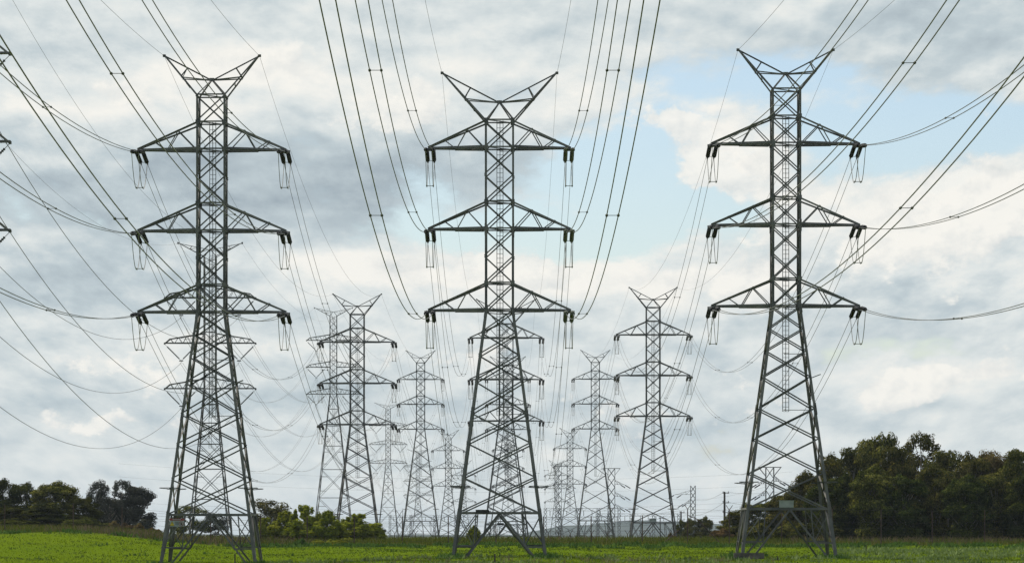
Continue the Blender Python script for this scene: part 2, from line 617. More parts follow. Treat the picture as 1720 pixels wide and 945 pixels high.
STR_F, STR_B = -0.10, -0.165      # slope of the strings towards the viewer and away
STR_LEN = 3.6


def strain_pylon(name, kind, E, detail=True, glass=None):
    """pylon with three pairs of triangular cross-arms; kind 'tall' has one more panel under the crown"""
    root = empty(name, (0, 0, 0))
    S = M['steel']
    sc = (CH + E) / CH
    zc = CH + E
    wt = 2.47
    wb = wt + (8.06 - 2.47) * sc
    L = 6.40 if kind == 'tall' else 6.15
    wid = lambda z: wt + (wb - wt) * (1 - z / zc) if z < zc else wt
    zs = [3.83, 6.9, 9.79, 12.34, 15.0, 17.2, 19.1, CH]
    zs = [z * sc for z in zs]
    npan = 8 if kind == 'tall' else 7
    col = [zc + PANEL * k for k in range(1, npan + 1)]
    ztop = col[-1]
    foot = -1.6
    # legs
    for i, (sx, sy) in enumerate(((-1, -1), (1, -1), (1, 1), (-1, 1))):
        lm = MB()
        for z0, z1, s in ((foot, zs[0], 0.25), (zs[0], zs[3], 0.24), (zs[3], zc, 0.215), (zc, zc + PITCH, 0.20), (zc + PITCH, ztop, 0.17)):
            p0 = Vector((sx * wid(z0) / 2, sy * wid(z0) / 2, z0))
            p1 = Vector((sx * wid(z1) / 2, sy * wid(z1) / 2, z1))
            u = Vector((-sx, 0, 0))
            v = Vector((0, -sy, 0))
            prof = [(0, 0), (s, 0), (s, 0.035), (0.035, 0.035), (0.035, s), (0, s)]
            vv = [p + u * a + v * b for p in (p0, p1) for a, b in prof]
            fs = [(k, (k + 1) % 6, 6 + (k + 1) % 6, 6 + k) for k in range(6)] + [(5, 4, 3, 0), (3, 2, 1, 0), (6, 9, 10, 11), (6, 7, 8, 9)]
            lm.add(vv, fs)
            if z1 == ztop:
                continue
            # splice cover at the joint
            mid = Vector((sx * (wid(z1) / 2 + 0.02), sy * (wid(z1) / 2 + 0.02), z1))
            a = (p1 - p0).normalized()
            lm.ang(mid - a * 0.55, mid + a * 0.45, s * 0.95, u, 0.03)
        for zz in [zc] + [col[k] for k in (0, 2, 3, 5, 6)]:
            lm.box((sx * (wid(zz) / 2 - 0.12), sy * (wid(zz) / 2 + 0.015), zz + 0.02), (0.34, 0.025, 0.36))
        lm.build('leg', S, root)
    # bracing
    bm = MB()
    allz = zs + col
    for k in range(len(allz) - 1):
        z0, z1 = allz[k], allz[k + 1]
        s = 0.115 if k < 5 else 0.105
        xpanel(bm, square(z0, wid(z0)), square(z1, wid(z1)), s)
    for z in [zc] + [col[k] for k in ((0, 2, 3, 5, 6, 7) if kind == 'tall' else (0, 2, 3, 5, 6))]:
        ring(bm, square(z, wid(z)), 0.12)
        qd = square(z, wid(z))
        bm.ang(qd[0], qd[2], 0.08, (0, 0, 1))
    # belt and the leg portion below it
    zb = zs[0]
    qb = square(zb, wid(zb))
    ring(bm, qb, 0.17)
    q0 = square(foot, wid(foot))
    zm = zb * 0.29
    qm = square(zm, wid(zm))
    mids = [(qb[i] + qb[j]) / 2 for (i, j, _) in FACES]
    for f, (i, j, inn) in enumerate(FACES):
        for leg_i in (i, j):
            c = mids[f] + inn * 0.04
            ft = q0[leg_i] + inn * 0.04
            bm.ang(c, ft, 0.15, inn)
            # point on the brace level with zm
            t = (zb - zm) / (zb - foot)
            pb = c.lerp(ft, t)
            ql = qm[leg_i] + inn * 0.05
            bm.ang(ql, pb, 0.12, inn)
            bt = qb[leg_i].lerp(mids[f], 0.46) + inn * 0.07
            bm.ang(pb, bt, 0.09, inn)
            bm.ang(ql, bt - Vector((0, 0, 0.05)), 0.085, inn)
            bm.ang(pb, qb[leg_i] + inn * 0.06, 0.07, inn)
    for f in range(4):
        bm.ang(mids[f], mids[(f + 1) % 4], 0.09, (0, 0, 1))
    bm.build('bracing', S, root)
    # ladder on the back face, with a safety rail
    ld = MB()
    zl0, zl1 = zs[3] * 0.985, (zc + PITCH * 2 + PANEL + 0.15)
    for x in (-0.26, 0.0, 0.26):
        ld.box((x + 0.04, 0.35, (zl0 + zl1) / 2), (0.055, 0.055, zl1 - zl0))
    z = zl0
    while z < zl1:
        ld.box((0.04, 0.35, z), (0.52, 0.03, 0.035))
        z += 0.38
    for z in [zc, zc + PITCH, zc + 2 * PITCH, zs[5], zl0 + 0.3]:
        ld.box((0.04, 0.35 + wid(z) / 4 - 0.05, z - 0.12), (0.06, wid(z) / 2 - 0.4, 0.06))
        ld.box((wid(z) / 4, 0.35, z - 0.18), (wid(z) / 2, 0.05, 0.05))
    ld.build('ladder', S, root)
    # climbing guards round each leg
    za = 6.1 * sc
    for (sx, sy) in ((-1, -1), (1, -1), (1, 1), (-1, 1)):
        gd = MB()
        c = Vector((sx * wid(za) / 2, sy * wid(za) / 2, za))
        a = Vector((sx, 0, 0))
        b = Vector((0, sy, 0))
        for (d, r) in ((a, 0.9), (-a, 0.75), (b, 0.9), (-b, 0.75)):
            gd.ang(c - d * 0.1, c + d * r + Vector((0, 0, 0.08)), 0.07, (0, 0, -1))
        for r in (0.35, 0.55, 0.8):
            pts = [c + a * r + b * r * 0.2, c + b * r + a * r * 0.2, c - a * r * 0.85, c - b * r * 0.85, c + a * r + b * r * 0.2]
            gd.tube([p + Vector((0, 0, 0.08)) for p in pts], 0.012, 3)
        gd.build('climbing_guard', M['steel_dark'], root)
    # step-off plate high on the right leg
    sp_ = MB()
    zp = 14.9 * sc
    xp = wid(zp) / 2
    sp_.box((xp + 0.30, -wid(zp) / 2 + 0.1, zp + 0.12), (0.95, 0.5, 0.07), 0,
            (Vector((0.93, 0, 0.36)), Vector((0, 1, 0)), Vector((-0.36, 0, 0.93))))
    sp_.build('step_plate', M['steel_dark'], root)
    # crown: two horns for the earth wires
    h = wt / 2
    tipx, tipz, apz = (4.03, ztop + 3.42, ztop + 1.42) if kind == 'tall' else (4.86, ztop + 4.10, ztop + 1.66)
    for sx in (-1, 1):
        hm = MB()
        tip = Vector((sx * tipx, 0, tipz))
        ap = Vector((sx * 0.03, 0, apz))
        mids2 = []
        for sy in (-1, 1):
            rt = Vector((sx * h, sy * h, ztop))
            tp = tip + Vector((0, sy * 0.09, 0))
            hm.ang(rt, tp, 0.13, (-sx, 0, 0))
            hm.ang(rt, ap + Vector((0, sy * 0.08, 0)), 0.11, (-sx, 0, 0.3))
            m = rt.lerp(tp, 0.47)
            mids2.append(m)
            hm.ang(m, ap + Vector((0, sy * 0.08, 0)), 0.10, (0, 0, -1))
            up = ap.lerp(tip, 0.5)
            hm.ang(m, up, 0.08, (0, 0, 1))
            hm.ang(rt.lerp(tp, 0.24), Vector((sx * h, -sy * h, ztop)).lerp(tip, 0.3), 0.06, (0, 0, 1))
        hm.ang(ap, tip + Vector((0, 0, 0.08)), 0.115, (0, 0, -1))
        hm.ang(mids2[0], mids2[1], 0.07, (0, 0, 1))
        hm.box(tip + Vector((0, 0, 0.02)), (0.24, 0.3, 0.2))
        if sx == 1:
            hm.box((0, 0, apz), (0.4, 0.3, 0.26))
        hm.build('earth_wire_horn', S, root)
    # cross-arms with strings and jumper loops
    for lvl in range(3):
        z = zc + PITCH * lvl
        for sx in (-1, 1):
            am = MB()
            tops = {}
            bots = {}
            for sy in (-1, 1):
                rb = Vector((sx * h, sy * h, z))
                rt = Vector((sx * h, sy * h, z + PANEL))
                tb = Vector((sx * (L - 0.1), sy * 0.13, z - 0.05))
                tt = Vector((sx * (L - 0.1), sy * 0.10, z + 0.16))
                inn = (0, -sy, 0)
                am.ang(rb, tb, 0.19, (0, 0, 1))
                am.ang(rb.lerp(tb, 0.02) + Vector((0, -sy * 0.02, -0.05)), rb.lerp(tb, 0.52) + Vector((0, -sy * 0.02, -0.05)), 0.17, (0, 0, 1))
                am.ang(rt, tt, 0.15, (0, 0, -1))
                t32, t72, b5 = rt.lerp(tt, 0.31), rt.lerp(tt, 0.72), rb.lerp(tb, 0.50)
                b80 = rb.lerp(tb, 0.80)
                am.ang(rb, t32, 0.085, inn)
                am.ang(t32, b5, 0.085, inn)
                am.ang(b5, t72, 0.085, inn)
                tops[sy] = (rt, t32, t72)
                bots[sy] = (rb, b5, b80, rb.lerp(tb, 0.25))
            am.ang(bots[-1][0], bots[1][3], 0.075, (0, 0, 1))
            am.ang(bots[1][3], bots[-1][1], 0.075, (0, 0, 1))
            am.ang(bots[-1][1], bots[1][2], 0.075, (0, 0, 1))
            am.ang(bots[-1][1], bots[1][1], 0.075, (0, 0, 1))
            am.ang(tops[-1][1], tops[1][1], 0.075, (0, 0, 1))
            am.ang(tops[-1][2], tops[1][2], 0.07, (0, 0, 1))
            # end plate that carries the two pairs of strings
            am.box((sx * (L - 0.27), 0, z - 0.09), (0.95, 0.30, 0.20))
            for ex in (L, L - 0.55):
                am.box((sx * ex, 0, z - 0.13), (0.13, 0.66, 0.13))
            arm = am.build('crossarm', S, root)
            if glass == 'right' and sx == 1:
                IM = M['insul_glass']
            elif glass == 'grey':
                IM = M['insul_grey']
            else:
                IM = M['insul']
            for ex in (L, L - 0.55):
                for sy, sl in ((-1, STR_F), (1, STR_B)):
                    im = MB()
                    im.lathe((sx * ex, sy * 0.30, z - 0.13), (0, sy, sl), string_mesh(), 8)
                    io = im.build('insulator_string', IM, arm, smooth=False)
                    if IM is M['insul_glass']:
                        io['label'] = 'greenish glass insulator string'
            # jumper loops below the arm, one per sub-conductor, held apart by a rod
            jm = MB()
            for ex in (L, L - 0.55):
                pts = []
                y0, y1 = -0.3 - 3.45, 0.3 + 3.45
                for k in range(17):
                    t = k / 16.0
                    y = y0 + (y1 - y0) * t
                    q_ = abs(2 * t - 1)
                    zz = (z - 0.13 + (STR_F if t < 0.5 else STR_B) * 3.45 * q_) - 3.0 * (1 - q_ ** 2.4)
                    pts.append((sx * ex, y * (0.55 + 0.45 * q_ ** 0.7), zz))
                jm.tube(pts, 0.034, 4)
            jm.box((sx * (L - 0.275), 0, z - 3.13), (0.55, 0.05, 0.05))
            for ex in (L, L - 0.55):
                jm.box((sx * ex, 0, z - 3.13), (0.12, 0.12, 0.12))
            jm.box((sx * (L - 0.275), 0.3 + 3.0, z - 0.13 + STR_B * 3.2), (0.55, 0.04, 0.04))
            jm.build('jumper_loop', M['jumper'], arm)
    return root


def arm_attach(pos, kind, E, lvl, sx, side):
    """where the twin conductor leaves the strings: side -1 towards the viewer, +1 away"""
    L = 6.40 if kind == 'tall' else 6.15
    sl = STR_F if side < 0 else STR_B
    n = Vector((0, side, sl)).normalized()
    return Vector(pos) + Vector((sx * (L - 0.275), side * 0.3, CH + E + PITCH * lvl - 0.13)) + n * STR_LEN


def horn_attach(pos, kind, E, sx):
    if kind == 'tall':
        return Vector(pos) + Vector((sx * 4.03, 0, CH + E + PANEL * 8 + 3.42))
    return Vector(pos) + Vector((sx * 4.86, 0, CH + E + PANEL * 7 + 4.10))


# suspension pylons with hooked arms and V strings (the line at the far left)
VCH = 22.4
VP = 6.9


def vstring_pylon(name, E):
    root = empty(name, (0, 0, 0))
    S = M['steel']
    zc = VCH + E
    wt = 1.9
    wb = 6.2 * (zc / VCH)
    wid = lambda z: wt + (wb - wt) * (1 - z / zc) if z < zc else wt
    k_ = zc / VCH
    zs = [z * k_ for z in (0.2, 5.6, 10.2, 14.0, 17.2, 20.0)] + [zc]
    col = [zc + VP / 4 * k for k in range(1, 12)] + [zc + 2 * VP + 6.3]
    ztop = col[-1]
    for (sx, sy) in ((-1, -1), (1, -1), (1, 1), (-1, 1)):
        lm = MB()
        for z0, z1, s in ((-1.5, zc, 0.19), (zc, ztop, 0.15)):
            p0 = Vector((sx * wid(z0) / 2, sy * wid(z0) / 2, z0))
            p1 = Vector((sx * wid(z1) / 2, sy * wid(z1) / 2, z1))
            u, v = Vector((-sx, 0, 0)), Vector((0, -sy, 0))
            prof = [(0, 0), (s, 0), (s, 0.03), (0.03, 0.03), (0.03, s), (0, s)]
            vv = [p + u * a + v * b for p in (p0, p1) for a, b in prof]
            fs = [(k, (k + 1) % 6, 6 + (k + 1) % 6, 6 + k) for k in range(6)] + [(5, 4, 3, 0), (3, 2, 1, 0), (6, 9, 10, 11), (6, 7, 8, 9)]
            lm.add(vv, fs)
        lm.build('leg', S, root)
    bm = MB()
    allz = zs + col
    for k in range(len(allz) - 1):
        z0, z1 = allz[k], allz[k + 1]
        xpanel(bm, square(z0, wid(z0)), square(z1, wid(z1)), 0.09 if k < 6 else 0.07)
        if k < 7 or k % 4 == 2:
            ring(bm, square(z1, wid(z1)), 0.085)
        if k < 4:
            zm = (z0 + z1) / 2
            q0, q1, qm = square(z0, wid(z0)), square(z1, wid(z1)), square(zm, wid(zm))
            for (i, j, inn) in FACES:
                c = (qm[i] + qm[j]) / 2 + inn * 0.05
                for l in (i, j):
                    for zq, qq in ((z0, q0), (z1, q1)):
                        p = qq[l].lerp(c, 0.5) + inn * 0.04
                        bm.ang(qm[l].lerp(qq[l], 0.5), p, 0.06, inn)
    bm.build('bracing', S, root)
    ld = MB()
    for x in (-0.2, 0.2):
        ld.box((x, 0.2, (zc * 0.6 + ztop) / 2), (0.05, 0.05, ztop - zc * 0.6))
    z = zc * 0.6
    while z < ztop:
        ld.box((0, 0.2, z), (0.4, 0.03, 0.03))
        z += 0.5
    ld.build('ladder', S, root)
    h = wt / 2
    for sx in (-1, 1):
        hm = MB()
        tip = Vector((sx * 4.9, 0, zc + 2 * VP + 8.4))
        for sy in (-1, 1):
            lo = Vector((sx * h, sy * h, ztop))
            hi = Vector((sx * 0.05, sy * 0.1, ztop + 1.1))
            hm.ang(lo, tip, 0.10, (0, 0, 1))
            hm.ang(lo, hi, 0.09, (0, 0, 1))
            for t in (0.28, 0.56):
                a, b = lo.lerp(tip, t), hi.lerp(tip, t)
                hm.ang(a, b, 0.06, (1, 0, 0))
                hm.ang(a, hi.lerp(tip, t - 0.24), 0.06, (1, 0, 0))
        hm.ang(Vector((0, 0, ztop + 1.1)), tip, 0.09, (0, 0, -1))
        hm.box(tip, (0.2, 0.25, 0.3))
        hm.build('earth_wire_horn', S, root)
    L = 7.0
    for lvl in range(3):
        z = zc + VP * lvl
        for sx in (-1, 1):
            am = MB()
            for sy in (-1, 1):
                f = lambda x, zz: Vector((sx * x, sy * (h * (1 - x / L * 0.75)), z + zz))
                tip = Vector((sx * L, sy * 0.12, z))
                am.ang(f(h, 0), tip, 0.18, (0, 0, 1))
                am.ang(f(h, 1.6), f(6.1, 0.75), 0.14, (0, 0, -1))
                am.ang(f(6.1, 0.75), tip, 0.15, (0, 0, -1))
                nodes = [h + (6.1 - h) * t for t in (0, 0.25, 0.5, 0.75, 1.0)]
                for k in range(4):
                    xa, xb = nodes[k], nodes[k + 1]
                    zt = lambda x: 1.6 - 0.85 * (x - h) / (6.1 - h)
                    xm = (xa + xb) / 2
                    am.ang(f(xa, zt(xa)), f(xm, 0), 0.065, (0, -sy, 0))
                    am.ang(f(xm, 0), f(xb, zt(xb)), 0.065, (0, -sy, 0))
            for x in (2.0, 4.4, 6.2):
                am.ang((sx * x, -h * (1 - x / L * 0.75), z), (sx * x, h * (1 - x / L * 0.75), z), 0.07, (0, 0, 1))
            am.box((sx * (L - 0.05), 0, z), (0.2, 0.4, 0.22))
            arm = am.build('crossarm', S, root)
            yoke = Vector((sx * 4.4, 0, z - 2.6))
            for xa in (6.9, 1.95):
                p = Vector((sx * xa, 0, z - 0.1))
                d = (yoke - p)
                ln = d.length
                im = MB()
                n = 14
                prof = [(0, 0.025), (0.5, 0.025)]
                st = (ln - 0.9) / n
                for k in range(n):
                    q0 = 0.5 + st * k
                    prof += [(q0 + 0.01, 0.06), (q0 + st * 0.4, 0.13), (q0 + st * 0.9, 0.06)]
                prof += [(ln - 0.39, 0.025), (ln, 0.025)]
                im.lathe(p, d, prof, 7)
                im.build('insulator_string', M['insul_grey'], arm)
            ym = MB()
            ym.box(yoke, (0.62, 0.12, 0.16))
            ym.tube([yoke, yoke + Vector((0, 0, -0.35))], 0.03)
            ym.build('yoke', M['steel_dark'], arm)
    return root


def v_attach(pos, E, lvl, sx):
    return Vector(pos) + Vector((sx * 4.4, 0, VCH + E + VP * lvl - 2.9))


def v_horn(pos, E, sx):
    return Vector(pos) + Vector((sx * 4.9, 0, VCH + E + 2 * VP + 8.3))


PYL = {}
_cache = {}


def place_strain(key, px, chord_py, d, kind, E, label, group, glass=None):
    k = (kind, E, glass)
    zch = EYE + (HZ - chord_py) * d / F
    pos = ((px - CX) * d / F, d, zch - CH - E)
    if k not in _cache:
        _cache[k] = strain_pylon('lattice_pylon', kind, E, glass=glass)
        o = _cache[k]
    else:
        o = copy_tree(_cache[k])
    o.location = pos
    tag(o, label, 'pylon', group)
    PYL[key] = (Vector(pos), kind, E, o)
    return o


def place_v(key, px, chord_py, d, E, label, group):
    k = ('v', E)
    zch = EYE + (HZ - chord_py) * d / F
    pos = ((px - CX) * d / F, d, zch - VCH - E)
    if k not in _cache:
        _cache[k] = vstring_pylon('lattice_pylon', E)
        o = _cache[k]
    else:
        o = copy_tree(_cache[k])
    o.location = pos
    tag(o, label, 'pylon', group)
    PYL[key] = (Vector(pos), 'v', E, o)
    return o


GP = 'steel lattice pylons in parallel lines across the field'
place_strain('L1', 356, 525, 300, 'tall', 0, 'big dark grey lattice pylon on the left with yellow triangle warning sign on its base', GP)
place_strain('C1', 839, 522, 300, 'short', 0, 'big central lattice pylon with wide crown and greenish insulators on its right arms', GP, glass='right')
place_strain('R1', 1319.5, 515, 300, 'tall', 0, 'big lattice pylon on the right in front of the dark wood', GP)
place_strain('L2', 600, 713, 590, 'tall', 0, 'mid-size lattice pylon rising from yellow-green bushes right of the big left pylon', GP)
place_strain('C2', 850, 707, 586, 'short', 0, 'lattice pylon seen directly through the legs of the big central pylon', GP)
place_strain('R2', 1097, 699, 598, 'tall', 1, 'mid-size lattice pylon left of the big right pylon, pale plate on its base belt', GP, glass='grey')
place_strain('L3', 706.5, 720.6, 978, 'tall', 10, 'tall slender far pylon standing third in the left row, second left of the central pylon', GP)
place_strain('C3', 853, 721, 978, 'short', 10, 'far pylon third in the central row, hidden behind the two pylons before it', GP)
place_strain('R3', 1000, 720, 978, 'tall', 10, 'tall slender far pylon standing third in the right row, clear of the central pylon', GP)
place_strain('L4', 753, 816, 1370, 'tall', 3, 'small faint pylon close against the left leg of the big central pylon', GP)
place_strain('C4', 853.5, 815, 1370, 'short', 3, 'small faint pylon fourth in the central row, deep inside the nested lattice', GP)
place_strain('R4', 957.5, 812.5, 1370, 'tall', 3, 'small faint pylon between the central pylon and the tall slender right one', GP)
place_strain('L5', 779, 842, 1860, 'tall', 1, 'tiny hazy pylon last of the left row, just behind the central pylon\'s left leg', GP)
place_strain('R5', 935, 842, 1860, 'tall', 1, 'tiny hazy pylon last of the right row, by the substation gantry\'s left end', GP)
GV = 'lattice pylons with hooked arms and V strings at the far left'
place_v('B0', 860 - 46.15 * F / 277, 388, 277, 3.6, 'pylon cut off by the left edge with only its hooked arm ends showing', GV)
place_v('B1', 353, 653, 540, 0.0, 'hooked-arm pylon with V strings seen through the big left pylon', GV)
place_v('B2', 560, 662, 911, 13.0, 'hooked-arm pylon with wide flat crown just behind and left of the bush pylon', GV)
place_v('B3', 652, 778, 1300, 7.0, 'faint hooked-arm pylon between the two tall left-row pylons', GV)
place_v('B4', 702, 832, 1700, 1.5, 'very faint tiny hooked-arm pylon seen through the slender third left pylon', GV)

# name plates and signs: parts of their pylons
o = PYL['L1'][3]
w_b = 8.06 - (8.06 - 2.47) * 3.3 / CH
yb = -w_b / 2 - 0.04
sg = MB()
sg.box((-2.62, yb, 3.23), (1.22, 0.03, 0.60))
sgo = sg.build('warning_sign', M['sign_white'], o)
sg = MB()
sg.box((-2.62, yb - 0.02, 3.50), (1.23, 0.02, 0.17), 0)
sg.box((-2.62, yb - 0.034, 3.50), (0.66, 0.012, 0.06), 1)
sg.build('danger_band', [M['sign_red'], M['sign_white']], sgo)
sg = MB()
for s_, dy_, mi in ((0.24, 0.02, 1), (0.195, 0.035, 0)):
    cx_, cz_ = -3.02, 3.15
    vs = [(cx_ - s_ * 0.9, yb - dy_, cz_ - s_ * 0.7), (cx_ + s_ * 0.9, yb - dy_, cz_ - s_ * 0.7), (cx_, yb - dy_, cz_ + s_ * 0.95)]
    vs += [(a, b + 0.012, c) for a, b, c in vs]
    sg.add(vs, [(0, 1, 2), (5, 4, 3), (0, 3, 4, 1), (1, 4, 5, 2), (2, 5, 3, 0)], mi)
sg.box((-3.02, yb - 0.042, 3.17), (0.035, 0.012, 0.15), 1)
sg.box((-3.02, yb - 0.042, 3.06), (0.035, 0.012, 0.035), 1)
sg.build('warning_triangle', [M['sign_yellow'], M['sign_black']], sgo)
sg = MB()
ringp = [(-2.25 + 0.19 * math.cos(a * math.pi / 10), yb - 0.03, 3.16 + 0.19 * math.sin(a * math.pi / 10)) for a in range(21)]
sg.tube(ringp, 0.022, 4)
sg.tube([(-2.25 - 0.13, yb - 0.03, 3.16 + 0.13), (-2.25 + 0.13, yb - 0.03, 3.16 - 0.13)], 0.018, 4)
sg.box((-2.25, yb - 0.026, 3.16), (0.1, 0.012, 0.2), 1)
sg.build('prohibition_ring', [M['sign_red'], M['sign_black']], sgo)
sg = MB()
for k in range(3):
    sg.box((-2.62, yb - 0.022, 3.28 - 0.1 * k), (0.3, 0.012, 0.035))
sg.build('sign_lettering', M['sign_black'], sgo)

o = PYL['C1'][3]
w_b = 8.06 - (8.06 - 2.47) * 3.98 / CH
sg = MB()
sg.box((-1.42, -w_b / 2 - 0.06, 4.03), (1.12, 0.04, 0.30))
sg.build('dark_plate', M['sign_dark'], o)
sg = MB()
o2 = PYL['C2'][3]
sg.box((-0.9, -w_b / 2 - 0.06, 4.05), (1.1, 0.04, 0.30))
sg.build('dark_plate', M['sign_dark'], o2)
for key, E_ in (('R1', 0), ('R2', 1)):
    o = PYL[key][3]
    k_ = (CH + E_) / CH
    w_b = 2.47 + (8.06 - 2.47) * k_ * (1 - 4.1 / CH)
    sg = MB()
    sg.box((-0.2, -w_b / 2 - 0.06, 4.28 * k_), (1.2, 0.05, 0.54))
    sg.box((-0.2, -w_b / 2 - 0.08, 4.57 * k_), (1.26, 0.12, 0.05))
    sg.build('pale_plate', M['sign_pale'], o)


# ------------------------------------------------------------------ conductors
GC = 'twin power cables strung between the pylons'
GE = 'thin earth wires along the pylon tops'
GS = 'single cables of the far left line'


def spacers(parent, ctr, off, idx, r=0.02):
    for i in idx:
        sm = MB()
        a, b = Vector(ctr[i]) - off, Vector(ctr[i]) + off
        sm.tube([a, b], r, 4)
        for p in (a, b):
            sm.lathe(p - Vector((0, 0.12, 0)), (0, 1, 0), [(0, 0.02), (0.05, 0.075), (0.19, 0.075), (0.24, 0.02)], 6)
        sm.build('spacer', M['steel_dark'], parent)


def twin(name, ctr, label, sep=0.275, r=0.024, spc=(), cat='power cable', group=GC, mat=None):
    org = Vector(ctr[0])
    loc = [Vector(p) - org for p in ctr]
    off = Vector((sep, 0, 0))
    mb = MB()
    if sep > 0:
        mb.tube([p - off for p in loc], r, 4)
        mb.tube([p + off for p in loc], r, 4)
    else:
        mb.tube(loc, r, 4)
    o = mb.build(name, mat or M['conductor'], None, org, smooth=True)
    tag(o, label, cat, group)
    if spc:
        spacers(o, loc, off, spc)
    return o


def span(p0, p1, sag, n=36):
    p0, p1 = Vector(p0), Vector(p1)
    return [p0.lerp(p1, k / n) - Vector((0, 0, 4 * sag * (k / n) * (1 - k / n))) for k in range(n + 1)]


def front_wire(p0, img, a=0.09, b=0.0005, dmin=70.0, n=44, guess=180.0):
    """from the pylon towards the viewer and overhead: z = z0 - a u + b u^2; passes the sight line img"""
    X, Y = img
    h0 = p0.z - EYE
    dd = np.linspace(60.0, p0.y - 4, 8000)
    uu = p0.y - dd
    err = (h0 - a * uu + b * uu * uu) - (HZ - Y) / F * dd
    cr = np.nonzero(np.sign(err[1:]) != np.sign(err[:-1]))[0]
    if len(cr):
        d = float(dd[cr[np.argmin(np.abs(dd[cr] - guess))]])
    else:
        d = float(dd[np.argmin(np.abs(err))])
    x = (X - CX) / F * d
    kx = (x - p0.x) / (p0.y - d)
    pts = []
    for k in range(n + 1):
        u = (p0.y - dmin) * k / n
        pts.append(Vector((p0.x + kx * u, p0.y - u, p0.z - a * u + b * u * u)))
    return pts


LV = ['bottom', 'middle', 'top']
SD = {-1: 'left', 1: 'right'}
NAME = {'L': 'left', 'C': 'central', 'R': 'right'}
front = {   # a sight line that each near cable crosses, from the photograph
    ('C', 2, -1): ((650.5, 0), 0.09), ('C', 1, -1): ((607.5, 0), 0.09), ('C', 0, -1): ((550, 0), 0.09),
    ('C', 2, 1): ((1013, 0), 0.09), ('C', 1, 1): ((1048, 0), 0.09), ('C', 0, 1): ((1095, 0), 0.09),
    ('L', 2, -1): ((26, 138.5), 0.083), ('L', 1, -1): ((26, 313), 0.083), ('L', 0, -1): ((26, 499), 0.083),
    ('L', 2, 1): ((247, 0), 0.09), ('L', 1, 1): ((122, 0), 0.09), ('L', 0, 1): ((48.5, 155), 0.09),
    ('R', 2, 1): ((1642.5, 170.5), 0.105), ('R', 1, 1): ((1642.5, 350), 0.102), ('R', 0, 1): ((1642.5, 530), 0.102),
    ('R', 2, -1): ((1450, 0), 0.09), ('R', 1, -1): ((1601, 0), 0.09), ('R', 0, -1): ((1720, 113), 0.09),
}
for (ln, lvl, sx), (img, a_) in front.items():
    pos, kind, E, _ = PYL[ln + '1']
    p0 = arm_attach(pos, kind, E, lvl, sx, -1)
    gd = 228 if img[0] in (26, 1642.5) else (138, 155, 190)[lvl]
    pts = front_wire(p0, img, a_, guess=gd)
    twin('power_cable', pts, 'twin cable rising over the viewer from the %s %s arm of the big %s pylon' % (LV[lvl], SD[sx], NAME[ln]),
         r=0.03, spc=(11, 25))
fe = {('C', -1): (714, 0), ('C', 1): (959, 0), ('L', -1): (169, 0), ('L', 1): (354, 0), ('R', -1): (1317, 0), ('R', 1): (1503, 0)}
for (ln, sx), img in fe.items():
    pos, kind, E, _ = PYL[ln + '1']
    pts = front_wire(horn_attach(pos, kind, E, sx), img, 0.05, 0.0003, guess=200)
    twin('earth_wire', pts, 'thin wire rising past the viewer from the %s crown tip of the big %s pylon' % (SD[sx], NAME[ln]),
         sep=0, r=0.014, cat='wire', group=GE)

ROW = {1: 'big', 2: 'second', 3: 'third', 4: 'fourth', 5: 'last'}
for ln in 'LCR':
    for a_, b_ in ((1, 2), (2, 3), (3, 4), (4, 5)):
        if ln + str(b_) not in PYL:
            continue
        pa, ka, Ea, _ = PYL[ln + str(a_)]
        pb, kb, Eb, _ = PYL[ln + str(b_)]
        for lvl in range(3):
            for sx in (-1, 1):
                s0 = arm_attach(pa, ka, Ea, lvl, sx, 1)
                s1 = arm_attach(pb, kb, Eb, lvl, sx, -1)
                sag = 11.3 if a_ == 1 else 12.5
                far = 0.022 if a_ < 3 else 0.018
                twin('power_cable', span(s0, s1, sag),
                     'twin cable sagging away behind the %s pylon of the %s row, %s %s arm' % (ROW[a_], NAME[ln], LV[lvl], SD[sx]),
                     r=far, spc=(8, 17, 26) if a_ <= 2 else ())
        for sx in (-1, 1):
            twin('earth_wire', span(horn_attach(pa, ka, Ea, sx), horn_attach(pb, kb, Eb, sx), 6.5),
                 'thin wire running back from the %s crown tip, %s pylon of the %s row' % (SD[sx], ROW[a_], NAME[ln]),
                 sep=0, r=0.013, cat='wire', group=GE)
VROW = {0: 'edge-cut first', 1: 'second', 2: 'third', 3: 'fourth'}
for a_ in range(4):
    pa, _, Ea, _ = PYL['B%d' % a_]
    pb, _, Eb, _ = PYL['B%d' % (a_ + 1)]
    for lvl in range(3):
        for sx in (-1, 1):
            twin('power_cable', span(v_attach(pa, Ea, lvl, sx), v_attach(pb, Eb, lvl, sx), 9.7 if a_ == 0 else 13.0),
                 'cable sagging from the %s %s V string of the %s hooked-arm pylon' % (LV[lvl], SD[sx], VROW[a_]),
                 sep=0 if a_ == 0 else 0.2, r=0.03 if a_ == 0 else 0.02, group=GS)
    for sx in (-1, 1):
        twin('earth_wire', span(v_horn(pa, Ea, sx), v_horn(pb, Eb, sx), 7.0),
             'thin wire running back from the %s crown tip of the %s hooked-arm pylon' % (SD[sx], VROW[a_]),
             sep=0, r=0.014, cat='wire', group=GE)


